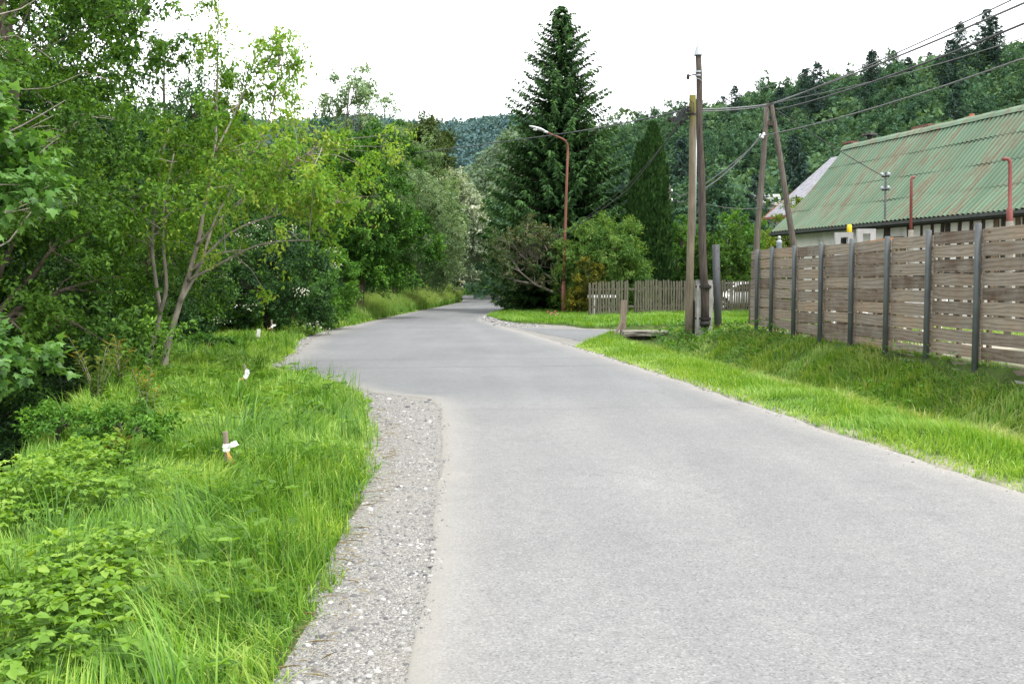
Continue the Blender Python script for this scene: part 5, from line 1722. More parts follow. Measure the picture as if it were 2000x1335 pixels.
# old wooden gatepost with a strut, and the culvert slab
b = foot(1217, 657); t = at(1216.5, 586, b.y)
root = thing('gatepost', 'short weathered wooden post with a leaning strut at the mouth of the side drive', 'post', b)
h = (t - b).z
mb = MB(); mb.box((0, 0, h / 2 - .1), (.17, .15, h + .2), Matrix.Rotation(.02, 3, 'Y'), .93); mb.build('post', MAT['stake'], root)
mb = MB(); s0 = at(1193, 666, b.y - .25) - b; mb.beam(s0 + Vector((0, 0, -.05)), Vector((-.05, -.1, h * .42)), .09, .05); mb.build('strut', MAT['stake'], root)


def culvert():
    b = foot(1262, 676)
    b = Vector((at(1262, 660, 29.0).x, 29.0, .06))
    root = thing('culvert', 'mossy concrete slab over a dark ditch opening beside the wooden post', 'culvert', b)
    rng = random.Random(3)

    def rough(c, dd, amp, nx=10, ny=4, nz=4):
        bm = bmesh.new(); bmesh.ops.create_cube(bm, size=1)
        bmesh.ops.subdivide_edges(bm, edges=bm.edges[:], cuts=5, use_grid_fill=True)
        for v in bm.verts:
            v.co = Vector((v.co.x * dd[0], v.co.y * dd[1], v.co.z * dd[2])) + Vector((rng.uniform(-amp, amp), rng.uniform(-amp, amp), rng.uniform(-amp, amp) * .6)) + Vector(c)
        me = bpy.data.meshes.new('slab'); bm.to_mesh(me); bm.free(); return me
    me = rough((0, .35, .1), (1.28, .95, .13), .016); me.materials.append(MAT['concrete_dirty']); link('slab', me, root)
    for x in (-.56, .52):
        me = rough((x, .35, -.16), (.16, .8, .42), .02); me.materials.append(MAT['concrete_dirty']); link('side_wall', me, root)
    me = rough((0, .35, -.02), (1.16, .62, .1), .012); me.materials.append(MAT['timber_dark']); link('lintel', me, root)


culvert()


def street_lamp():
    b = foot(1100, 618, 40, 60); Y = b.y
    b = gpt(at(1100, 616, 50.5).x, 50.5)
    Y = 50.5
    root = thing('street_lamp', 'rust red street lamp with bent arm and pale lamp head before the spruce', 'street lamp', b)
    A = lambda px, py, dy=0: at(px, py, Y + dy) - b
    mb = MB()
    mb.tube([A(1100, 616) + Vector((0, 0, -.3)), A(1101, 555)], [.105, .1], 14)
    mb.tube([A(1101, 556), A(1101.3, 550)], [.1, .078], 14)
    mb.build('base', MAT['rust_paint'], root, True)
    mb = MB()
    pts = [A(1101.3, 551), A(1104, 450), A(1107, 350), A(1109, 300), A(1109, 290), A(1108, 282, -.1), A(1104.5, 275.5, -.2), A(1098, 271, -.3), A(1085, 265.5, -.5), A(1066, 258, -.8), A(1058, 255, -.9)]
    mb.tube(pts, [.075, .07, .063, .058, .055, .052, .05, .047, .044, .042, .04], 12)
    mb.build('pole', MAT['rust_paint'], root, True)
    p0 = A(1064, 257, -.85); p1 = A(1034, 247, -1.2)
    d = (p1 - p0); L = d.length; d.normalize(); s = d.cross(Vector((0, 0, 1))).normalized(); u = s.cross(d)
    mb = MB(); V = []; n = 10
    prof = [(0, .05, .05), (.12, .1, .07), (.3, .15, .09), (.6, .15, .075), (.85, .12, .05), (1.0, .05, .025)]
    for (t, w_, h_) in prof:
        for k in range(n):
            a = 2 * PI * k / n
            V.append(p0 + d * (t * L) + s * (math.cos(a) * w_) + u * (math.sin(a) * h_ * (1 if math.sin(a) > 0 else .7) + .02))
    F = [(i * n + k, i * n + (k + 1) % n, (i + 1) * n + (k + 1) % n, (i + 1) * n + k) for i in range(len(prof) - 1) for k in range(n)]
    F += [tuple(range(n))[::-1], tuple((len(prof) - 1) * n + k for k in range(n))]
    mb.add(V, F); hd = mb.build('lamp_head', MAT['lamp_grey'], root, True)
    mb = MB(); mb.lathe(p0 + d * (.6 * L) + u * (-.06), [(.06, -.05), (.1, -.02), (.11, .03)], 14); mb.build('lens', MAT['porcelain'], hd, True)
    mb = MB(); mb.tube([p0 - d * .16, p0 + d * .06], [.055, .06], 12); mb.build('collar', MAT['lamp_grey'], hd, True)


street_lamp()


def double_pole():
    Y = 32.0
    b = gpt(at(1520, 600, Y).x, Y)
    root = thing('double_pole', 'two brown poles leaning together to a point behind the plank fence', 'pole', b)
    A = lambda px, py, dy=0: at(px, py, Y + dy) - b
    for (p0, p1) in (((1467, 640), (1498, 203)), ((1577, 640), (1506, 203))):
        a = A(*p0); c = A(*p1)
        mb = MB(); mb.tube([a + (c - a) * (i / 10) + Vector((.012 * math.sin(i), 0, 0)) for i in range(11)], [.105 - .028 * i / 10 for i in range(11)], 12); mb.sh = [0] * len(mb.v)
        mb.build('leg', MAT['pole_mid'], root, True)
    mb = MB(); mb.beam(A(1494, 241), A(1513, 241), .14, .14); mb.build('cross_block', MAT['timber_dark'], root)
    mb = MB(); mb.tube([A(1497, 206), A(1507, 206)], .02, 6); mb.tube([A(1503, 239), A(1508, 218)], .015, 6); mb.build('tie_rod', MAT['iron'], root)
    mb = MB()
    for (px, py) in ((1492, 263), (1489, 267), (1485, 266)):
        mb.lathe(A(px, py, -.12), [(.02, -.06), (.05, -.045), (.05, .0), (.03, .02), (.045, .05), (.02, .07)], 10)
    mb.build('insulator', MAT['porcelain'], root, True)
    mb = MB(); mb.beam(A(1508, 215), A(1516, 216), .04, .04); mb.lathe(A(1517, 214.5), [(.02, -.05), (.05, -.04), (.05, 0), (.02, .06)], 10); mb.lathe(A(1500, 203), [(.02, -.02), (.04, 0), (.04, .05), (.02, .09)], 10); mb.build('bracket', MAT['iron'], root)


double_pole()


def far_pole():
    Y = 66
    b = gpt(at(1306, 500, Y).x, Y)
    root = thing('utility_pole', 'small distant wooden pole in front of the wooded slope beyond the thuja', 'pole', b)
    A = lambda px, py: at(px, py, Y) - b
    mb = MB(); mb.tube([Vector((0, 0, -.3)), A(1307, 362)], [.13, .1], 10); mb.sh = [0] * len(mb.v); mb.build('shaft', MAT['pole_mid'], root, True)
    mb = MB(); mb.beam(A(1300, 375), A(1314, 376), .06, .06); mb.beam(A(1300, 394), A(1313, 394), .06, .06); mb.build('crossarm', MAT['timber_dark'], root)
    for q in ((1301, 371), (1312, 372), (1302, 390), (1312, 390)):
        mb = MB(); mb.lathe(A(*q), [(.03, -.08), (.07, -.05), (.06, .06), (.02, .09)], 8); mb.build('insulator', MAT['porcelain'], root, True)


far_pole()


# ------------------------------------------------------------------ overhead lines
def cable(name, label, pts, r, mat='cable', sag=.0, n=18, group=None):
    P = []
    for i in range(len(pts) - 1):
        a, b = Vector(pts[i]), Vector(pts[i + 1])
        for k in range(n):
            t = k / n
            P.append(a.lerp(b, t) + Vector((0, 0, -4 * sag * t * (1 - t) * (b - a).length / 10)))
    P.append(Vector(pts[-1]))
    mb = MB(); mb.tube(P, r, 6)
    o = mb.build(name, MAT[mat], None, True)
    tag(o, label, 'cable', group)


DP = at(1502, 204, 32); DI = at(1491, 265, 31.9); DB = at(1517, 215, 32)
cable('overhead_cable', 'twisted pair of grey cables from the mossy pole over the double pole top', [at(1349, 214, P1T.y), DP, at(2000, 6, 19), at(2230, -110, 14)], .022, 'wire', .06)
cable('overhead_cable', 'lower grey cable running from the mossy pole to the double pole top', [at(1351, 218, P1T.y - .1), at(1500, 207, 32), at(1980, -2, 19), at(2230, -136, 14)], .015, 'wire', .06)
cable('overhead_cable', 'thin black cable above the others crossing the sky to the mossy pole', [at(1352, 210, P1T.y), at(1560, 152, 28), at(1872, 0, 20), at(2050, -95, 16)], .006, 'wire', .02)
cable('overhead_cable', 'black cable hooked to the bracket of the double pole, rising to the picture corner', [DB, at(2000, 46, 19), at(2260, -60, 14)], .022, 'cable', .1)
cable('overhead_cable', 'slim wire between the hillside spruces and the picture edge above the roof', [at(1506, 203, 32), at(1760, 146, 25), at(2000, 74, 19), at(2200, 10, 15)], .009, 'wire', .02)
cable('overhead_cable', 'cable slanting over the green roof from the white insulators of the double pole', [DI, at(1988, 118, 20), at(2300, 0, 14)], .016, 'wire', .1)
cable('overhead_cable', 'black cable hanging between the white insulators and the dark tall pole', [at(1487, 263, 31.8), at(1371, 372, P2T.y)], .02, 'cable', .22)
cable('overhead_cable', 'second black cable hanging close under its twin to the dark tall pole', [at(1488, 268, 31.8), at(1373, 362, P2T.y + .1)], .013, 'cable', .1)
cable('overhead_cable', 'long black cable crossing in front of the spruce to the roadside trees', [at(1341, 214, P1T.y), at(1120, 258, 38), at(690, 312, 50)], .02, 'cable', .03)
cable('overhead_cable', 'black cable running down from the mossy pole past the thuja', [at(1339, 222, P1T.y), at(1225, 372, 38), at(1105, 455, 47)], .018, 'cable', .06)
cable('overhead_cable', 'slack black cable next to the thuja running down to the sumac bush', [at(1343, 226, P1T.y), at(1228, 360, 38), at(1130, 436, 47)], .014, 'cable', .02)
cable('service_cable', 'thin black cable dropping from the double pole to the mast on the green roof', [DB, at(1728, 346, 33.2)], .013, 'cable', .12)
cable('overhead_cable', 'pale wire from the distant small pole, upper of two', [at(1301, 372, 66), at(1320, 377, 50), at(1347, 374, P1T.y + .1)], .014, 'wire', .05)
cable('overhead_cable', 'pale wire from the distant small pole, lower of two', [at(1302, 391, 66), at(1322, 391, 50), at(1347, 386, P1T.y + .1)], .014, 'wire', .05)
cable('overhead_cable', 'slack wire between the dark tall pole and the double pole legs', [at(1372, 396, P2T.y), at(1484, 406, 32)], .008, 'wire', .12)
cable('overhead_cable', 'hair-thin wire falling away from the capped pole against the sky', [at(1352, 127, P2T.y), at(1325, 180, 40)], .005, 'wire', .02)


# ------------------------------------------------------------------ survey stakes
def stakes():
    data = [(443, 930, 842, 0, 'front brown stake tied with a white and orange ribbon in the grass'), (479, 766, 712, 1, 'second brown stake with a knotted white ribbon beyond the ribboned front one'),
            (531, 657, 624, 2, 'farther stake wrapped in white ribbon at the edge of the wood'), (505, 668, 643, 3, 'low stake with a white paper tag just before the wood')]
    for px, py, pt_, k, lab in data:
        b = foot(px, py); t = at(px - 1, pt_, b.y)
        h = (t - b).z; r = .021 if k < 2 else .024
        root = thing('survey_stake', lab, 'stake', b)
        mb = MB(); mb.tube([(0, 0, -.2), (.003, 0, h * .5), (-.006, 0, h - .004), (-.006, 0, h)], [r, r, r, r * .9], 10); mb.build('stick', MAT['stake'], root, True)
        if k == 3:
            mb = MB(); mb.box((.01, -.03, h * .72), (.09, .012, .2), Matrix.Rotation(.1, 3, 'Y')); mb.build('paper_tag', MAT['white_cloth'], root); continue
        mb = MB(); zc = h * (.63 if k == 0 else .55)
        mb.lathe((0, 0, zc), [(r + .004, -.03), (r + .009, -.02), (r + .006, -.005), (r + .011, .008), (r + .007, .022), (r + .004, .034)], 12)

        def ribbon(m, p0, d, L, w_, tw):
            V = []
            d = Vector(d).normalized(); s = d.cross(Vector((0, 1, .25))).normalized()
            for i in range(6):
                t_ = i / 5
                c = Vector(p0) + d * L * t_ + Vector((0, -.012 * math.sin(t_ * 3), -.02 * t_ * t_))
                ww = w_ * (.3 + .7 * min(1, t_ * 1.6)) * .5
                q = s * math.cos(tw * t_) + Vector((0, 1, 0)) * math.sin(tw * t_)
                V += [c - q * ww, c + q * ww]
            m.add(V, [(2 * i, 2 * i + 1, 2 * i + 3, 2 * i + 2) for i in range(5)])
        s = 1 if k == 0 else 1.25
        ribbon(mb, (.01, -.02, zc), (.8, -.15, .62) if k != 1 else (.35, -.2, 1), .115 * s, .05 * s, .5)
        if k: mb.box((.03, -.02, zc + .03), (.06, .05, .08 * s), Matrix.Rotation(.5, 3, 'Y'), .7)
        mb.build('white_ribbon', MAT['white_cloth'], root)
        mb = MB(); ribbon(mb, (.01, -.022, zc - .015), (.5, -.2, -.85) if k == 0 else (-.9, -.2, -.05), .105 if k == 0 else .09, .04, -.4); mb.build('orange_ribbon', MAT['orange_cloth'], root)


stakes()
b = foot(22, 1045)
root = tag(link('wall_stone', bpy.data.meshes.new('wall_stone')), 'pale stone block of the stream wall under the bank grass', 'stone')
bm = bmesh.new(); bmesh.ops.create_cube(bm, size=1); bmesh.ops.subdivide_edges(bm, edges=bm.edges[:], cuts=4, use_grid_fill=True)
for v in bm.verts:
    v.co = v.co.normalized() * .12 + v.co * .82
    v.co = Vector((v.co.x * .2, v.co.y * .4, v.co.z * .2)) + Vector([random.uniform(-.008, .008) for _ in range(3)])
bm.to_mesh(root.data); bm.free(); root.data.materials.append(MAT['concrete_dirty']); root.location = b + Vector((-.1, 0, -.12)); root.rotation_euler = (.1, .1, .25)

# ------------------------------------------------------------------ the half-timbered farmhouse
HX, HY, HG = 10.72, 42.0, .45
HA = math.atan2(-.9659, .2589)
HU = Vector((.2589, -.9659)); HV = Vector((.9659, .2589))


def hloc(px, y_off=.5):
    """Distance along the house front where photograph column px meets it."""
    u = (px - 1000) / 2000.0
    x0 = HX + HV.x * y_off; y0 = HY + HV.y * y_off
    return (u * y0 - x0) / (HU.x - u * HU.y)


def farmhouse():
    rng = random.Random(21)
    root = thing('farmhouse', 'long low half-timbered farmhouse with a rusty green corrugated roof behind the plank fence', 'house', (HX, HY, HG), HA)
    L = 25.0; EY = .5; EZ = 3.3; RY = 3.35; RZ = 6.78
    # walls
    mb = MB()
    mb.box((L / 2 + .25, EY + .15, 1.55), (L - .7, .3, 3.3)); mb.box((L / 2 + .25, 6.2, 1.55), (L - .7, .3, 3.3))
    for x in (.45, L - .3):
        V = [(x, EY + .3, 0), (x, 6.05, 0), (x, 6.05, 3.25), (x, RY, 6.35), (x, EY + .3, 3.25)]
        V2 = [(a + .25, b, c) for a, b, c in V]
        mb.add(V + V2, [(4, 3, 2, 1, 0), (5, 6, 7, 8, 9)] + [(i, (i + 1) % 5, (i + 1) % 5 + 5, i + 5) for i in range(5)])
    mb.build('wall', MAT['wall_white'], root)
    # front slope: corrugated sheets in four courses, flaring out at the eave
    prof = [(-.05, EZ - .1), (.85, 4.0), (1.7, 4.87), (2.55, 5.83), (RY + .02, RZ)]
    pitch = .22
    nx = int(L / pitch) * 6
    xs = np.linspace(-.25, L, nx + 1)
    ph = (xs / pitch) % 1.0
    rib = np.clip(np.interp(ph, [0, .18, .34, .66, .82, 1.0], [0, 0, 1, 1, 0, 0]), 0, 1)
    courses = [(0, 1.06), (1.0, 2.06), (2.0, 3.06), (3.0, 4.0)]
    Vs = []; Fs = []; S = []; o = 0
    pz = np.array(prof)
    for ci, (t0, t1) in enumerate(courses):
        tt = np.linspace(t0, t1, 5)
        for j, t in enumerate(tt):
            y = np.interp(t, range(5), pz[:, 0]); z = np.interp(t, range(5), pz[:, 1])
            # the upper course laps over the lower one
            lift = .016 * (1 - j / 4) if ci else 0.0
            wob = .008 * np.sin(xs * .9 + ci * 2)
            yy = np.full(nx + 1, y - .65 * lift); zz = z + lift * .75 + rib * .042 + wob
            yy = yy - rib * .03
            if j == 0: zz = zz - .02 * (vnoise(xs * .7, xs * 0 + ci, 71) - .5); yy = yy + .05 * (vnoise(xs * 1.1, xs * 0 + ci, 72) - .5)
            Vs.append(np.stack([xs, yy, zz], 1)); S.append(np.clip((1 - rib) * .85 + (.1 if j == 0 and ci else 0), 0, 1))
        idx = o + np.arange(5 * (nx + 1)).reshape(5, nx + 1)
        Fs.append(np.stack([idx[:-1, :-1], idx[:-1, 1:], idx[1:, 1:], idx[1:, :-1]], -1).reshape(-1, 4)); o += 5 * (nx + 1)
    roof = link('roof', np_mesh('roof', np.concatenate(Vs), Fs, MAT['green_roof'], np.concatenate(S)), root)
    mb = MB()
    mb.add([(-.25, RY + .02, RZ + .01), (L, RY + .02, RZ + .01), (L, 6.75, EZ - .1), (-.25, 6.75, EZ - .1)], [(3, 2, 1, 0)])
    mb.shade = .1; mb.build('rear_slope', MAT['green_roof'], roof)
    mb = MB(); mb.shade = 0
    n = 40
    for i in range(n):
        x0 = -.3 + (L + .3) * i / n; x1 = -.3 + (L + .3) * (i + 1) / n + .02
        mb.beam((x0, RY - .1, RZ - .005), (x1, RY - .1, RZ - .005), .03, .26, (0, -.72, .7)) if False else None
        V = []
        for x in (x0, x1):
            for (dy, dz) in ((-.2, -.16), (-.12, -.03), (0, .065), (.12, -.03), (.2, -.16)): V.append((x, RY + dy, RZ + dz + .03 + .01 * (i % 2)))
        mb.add(V, [(k, k + 1, k + 6, k + 5) for k in range(4)])
    mb.build('ridge_cap', MAT['green_roof'], roof)
    mb = MB(); mb.beam((-.2, -.1, EZ - .165), (L, -.1, EZ - .165), .1, .09); mb.beam((-.2, .02, EZ - .18), (L, .02, EZ - .18), .04, .16)
    mb.build('gutter', MAT['gutter'], root)
    mb = MB(); mb.add([(-.2, .0, EZ - .15), (L, .0, EZ - .15), (L, EY + .1, EZ + .12), (-.2, EY + .1, EZ + .12)], [(0, 1, 2, 3)]); mb.build('soffit', MAT['timber_dark'], root)
    # far gable boards, verge
    mb = MB()
    for a, c in zip(prof[:-1], prof[1:]): mb.beam((-.22, a[0], a[1] - .09), (-.22, c[0], c[1] - .09), .04, .16)
    mb.build('verge_board', MAT['timber_dark'], root)
    # timbers on the front, where the picture shows them
    fy = EY - .012

    def post(px0, px1, w_, mat='timber_dark', z1=3.2, z0=.0):
        xa = hloc(px1); xb = hloc(px0)
        mb = MB(); mb.beam((xa, fy, z0), (xb, fy, z1), w_, .06, (0, 1, 0)); mb.build('timber', MAT[mat], root)
    for a, b, w_, m in ((1706, 1698, .1, 'timber_dark'), (1728, 1719, .14, 'timber_dark'), (1732, 1733, .2, 'timber_dark'), (1778, 1776, .16, 'timber_brown'), (1770, 1782, .1, 'timber_dark'),
                        (1797, 1797, .08, 'timber_dark'), (1818, 1818, .11, 'timber_dark'), (1839, 1830, .14, 'timber_dark'), (1848, 1849, .2, 'timber_dark'), (1872, 1866, .13, 'timber_dark'),
                        (1894, 1894, .13, 'timber_dark'), (1917, 1917, .12, 'timber_dark'), (1942, 1947, .2, 'timber_brown'), (1957, 1957, .18, 'timber_dark'), (1984, 1990, .17, 'timber_brown'), (1998, 1998, .16, 'timber_dark')):
        post(a, b, w_, m)
    xb_ = hloc(1690)
    mb = MB(); mb.beam((xb_, fy - .008, 3.1), (L - .2, fy - .008, 3.1), .06, .15); mb.build('wall_plate', MAT['timber_dark'], root)
    mb = MB(); mb.beam((xb_, fy - .008, 1.4), (L - .2, fy - .008, 1.4), .06, .15); mb.build('mid_rail', MAT['timber_dark'], root)
    for k in range(9):
        x = hloc(2000) + .6 + k * 1.0
        if x < L - .5:
            mb = MB(); mb.beam((x, fy, 0), (x, fy, 3.2), .15, .06, (0, 1, 0)); mb.build('timber', MAT['timber_dark'], root)
    # doorway and windows
    xa, xb = hloc(1737), hloc(1763)
    dr = MB(); dr.box(((xa + xb) / 2, fy - .005, 1.15), (xb - xa, .03, 2.9)); do = dr.build('door', MAT['dark_inside'], root)
    mb = MB()
    for x in (xa - .05, xb + .05): mb.box((x, fy - .03, 1.2), (.12, .1, 2.96))
    mb.box(((xa + xb) / 2, fy - .03, 2.65), (xb - xa - .02, .1, .12)); mb.build('frame', MAT['timber_brown'], do)
    mb = MB(); mb.box((xa + (xb - xa) * .55, fy - .035, 1.7), (.05, .02, 1.7)); mb.build('door_stile', MAT['timber_dark'], do)
    for (a, b, z0, z1) in ((1636, 1642, 2.62, 2.8), (1646, 1660, 2.3, 2.75), (1908, 1932, 1.5, 2.3), (1600, 1616, 1.1, 1.9)):
        xa, xb = hloc(a), hloc(b)
        mb = MB(); mb.box(((xa + xb) / 2, fy - .004, (z0 + z1) / 2), (xb - xa, .03, z1 - z0)); wi = mb.build('window', MAT['glass'], root)
        if z1 - z0 > .4:
            mb = MB()
            for x in (xa - .03, xb + .03): mb.box((x, fy - .012, (z0 + z1) / 2), (.06, .05, z1 - z0 + .12))
            for z in (z0 - .03, z1 + .03): mb.box(((xa + xb) / 2, fy - .012, z), (xb - xa, .05, .06))
            mb.build('frame', MAT['timber_dark'], wi)

    # chimneys
    def chim(px, py_top, w_, h_, mat, capm=None):
        s = (((px - 1000) / 2000.0) * (HY + HV.y * RY) - (HX + HV.x * RY)) / (HU.x - ((px - 1000) / 2000.0) * HU.y)
        Yd = HY + HV.y * RY + HU.y * s
        zt = at(px, py_top, Yd).z - HG
        mb = MB(); mb.box((s, RY + .35, (zt + 5.9) / 2), (w_, .5, zt - 5.9)); c = mb.build('chimney', MAT[mat], roof)
        if capm:
            mb = MB(); mb.box((s, RY + .35, zt + .05), (w_ + .12, .62, .09)); mb.box((s, RY + .35, zt - .12), (w_ + .08, .58, .07)); mb.build('chimney_cap', MAT[capm], c)
        return s, zt, c
    chim(1645, 281, .5, 1, 'brick', 'brick')
    s, zt, c = chim(1677, 279, .55, 1, 'brick', 'iron')
    mb = MB(); mb.lathe((s, RY + .35, zt + .1), [(.1, 0), (.1, .2), (.32, .2), (.28, .27), (.06, .3), (.05, .38)], 12); mb.build('cowl', MAT['iron'], c)
    chim(1786, 250, .85, 1, 'brick', 'brick')
    s, zt, c = chim(1872, 233, .6, 1, 'clay')
    mb = MB(); mb.lathe((s, RY + .35, zt), [(.3, 0), (.26, .08), (.1, .12), (.08, .2)], 12); mb.build('chimney_cap', MAT['clay'], c)
    # mast for the service cable
    Yd = 33.2
    p = at(1729, 398, Yd); t = at(1730, 336, Yd)
    m = Matrix.Rotation(-HA, 3, 'Z')
    lp = m @ (p - Vector((HX, HY, HG))); lt = m @ (t - Vector((HX, HY, HG)))
    mb = MB(); mb.tube([lp - Vector((0, 0, .5)), lt], [.035, .03], 8); mast = mb.build('mast', MAT['steel_grey'], root)
    mb = MB(); H = lt.z - lp.z
    for z in (.14, .56):
        c = lt - Vector((0, 0, z * H)); mb.beam(c - Vector((.16, .0, 0)), c + Vector((.16, 0, 0)), .04, .04); mb.beam(c - Vector((.0, .14, 0)), c + Vector((0, .14, 0)), .03, .03)
    mb.build('crossarm', MAT['iron'], mast)
    mb = MB()
    for z in (.1, .52):
        c = lt - Vector((0, 0, z * H))
        for dx, dy in ((-.15, 0), (.15, 0), (0, -.13), (0, .13)): mb.lathe(c + Vector((dx, dy, 0)), [(.02, -.03), (.04, -.02), (.045, .04), (.02, .08)], 8)
    mb.build('insulator', MAT['zinc'], mast, True)


farmhouse()


def back_house():
    ox, oy = 12.95, 52.0
    g = gz(13.2, 50)
    root = thing('back_house', 'pale house with a steep grey slate roof behind the end of the green roof', 'house', (ox, oy, g), HA)
    ez = at(1497, 421, oy).z - g
    ry = 3.7; rz = at(1627, 306, oy + .85).z - g
    L = 7.2
    mb = MB(); mb.box((L / 2, .5, ez / 2 + .1), (L - .3, .3, ez + .2)); mb.box((L / 2, 2 * ry - .5, ez / 2 + .1), (L - .3, .3, ez + .2))
    for x in (.2, L - .2):
        V = [(x, .36, 0), (x, 2 * ry - .36, 0), (x, 2 * ry - .36, ez), (x, ry, rz - .3), (x, .36, ez)]
        mb.add(V + [(a + .22 * (1 if x < 1 else -1), b, c) for a, b, c in V], [(0, 1, 2, 3, 4), (9, 8, 7, 6, 5)] + [(i, (i + 1) % 5, (i + 1) % 5 + 5, i + 5) for i in range(5)])
    mb.build('wall', MAT['wall_cream'], root)
    d = Vector((0, ry, rz - ez)); ln = d.length; ang = math.atan2(d.z, d.y)
    for nm, s in (('roof', 1), ('rear_slope', -1)):
        bm = bmesh.new()
        me = bpy.data.meshes.new(nm)
        vs = [(-.3, -.12, 0), (L + .2, -.12, 0), (L + .2, ln + .0, 0), (-.3, ln + .0, 0)]
        V = [bm.verts.new(v) for v in vs] + [bm.verts.new((a, b, -.1)) for a, b, c in vs]
        for f in ((0, 1, 2, 3), (7, 6, 5, 4), (0, 4, 5, 1), (1, 5, 6, 2), (2, 6, 7, 3), (3, 7, 4, 0)): bm.faces.new([V[i] for i in f])
        bm.to_mesh(me); bm.free(); me.materials.append(MAT['slate'])
        if s == 1: o = link(nm, me, root); o.location = (0, 0, ez); o.rotation_euler = (ang, 0, 0); rf = o
        else:
            o = link(nm, me, rf); o.matrix_parent_inverse = Matrix.Identity(4)
            M_ = Matrix.Translation((L - .1, 2 * ry, ez)) @ Matrix.Rotation(PI, 4, 'Z') @ Matrix.Rotation(ang, 4, 'X')
            Mp = Matrix.Translation((0, 0, ez)) @ Matrix.Rotation(ang, 4, 'X')
            o.matrix_basis = Mp.inverted() @ M_
    mb = MB(); mb.beam((-.3, -.1, ez - .15), (L, -.1, ez - .15), .1, .1); mb.beam((-.26, -.1, ez - .12), (-.26, ry, rz - .15), .05, .14); mb.build('verge_board', MAT['clay'], root)
    # downpipe at the corner
    mb = MB(); mb.tube([(.25, .3, 0), (.25, .3, ez - .5), (.0, -.05, ez - .2)], .05, 8); mb.build('downpipe', MAT['zinc'], root)
    p = at(1555, 383, 50); m = Matrix.Rotation(-HA, 3, 'Z'); lp = m @ (p - Vector((ox, oy, g)))
    mb = MB(); mb.tube([lp - Vector((0, 0, .6)), lp + Vector((0, 0, .05))], .03, 8); mb.beam(lp - Vector((.3, 0, .08)), lp + Vector((.3, 0, -.08)), .05, .05); mb.build('mast', MAT['iron'], root)


back_house()


def hill_barn():
    Y = 92
    c = at(1508, 392, Y); g = gz(c.x, Y)
    root = thing('hillside_building', 'small building with a white slatted roof edge glimpsed among the trees of the slope', 'building', (c.x, Y, g), R(8))
    h = c.z - g
    mb = MB(); mb.box((0, 1.5, h / 2 - .4), (2.6, 3, h + .4)); mb.build('wall', MAT['wall_cream'], root)
    mb = MB()
    for k in range(5):
        mb.box((0, -.12 + .16 * k, h - .35 + .2 * k), (3.1, .18, .1))
    mb.box((0, 2.2, h + .6), (3.1, 3.2, .08)); mb.build('roof', MAT['white_paint'], root)
    mb = MB(); mb.box((-.7, -.02, h * .5), (.7, .06, .8)); mb.build('window', MAT['glass'], root)


hill_barn()


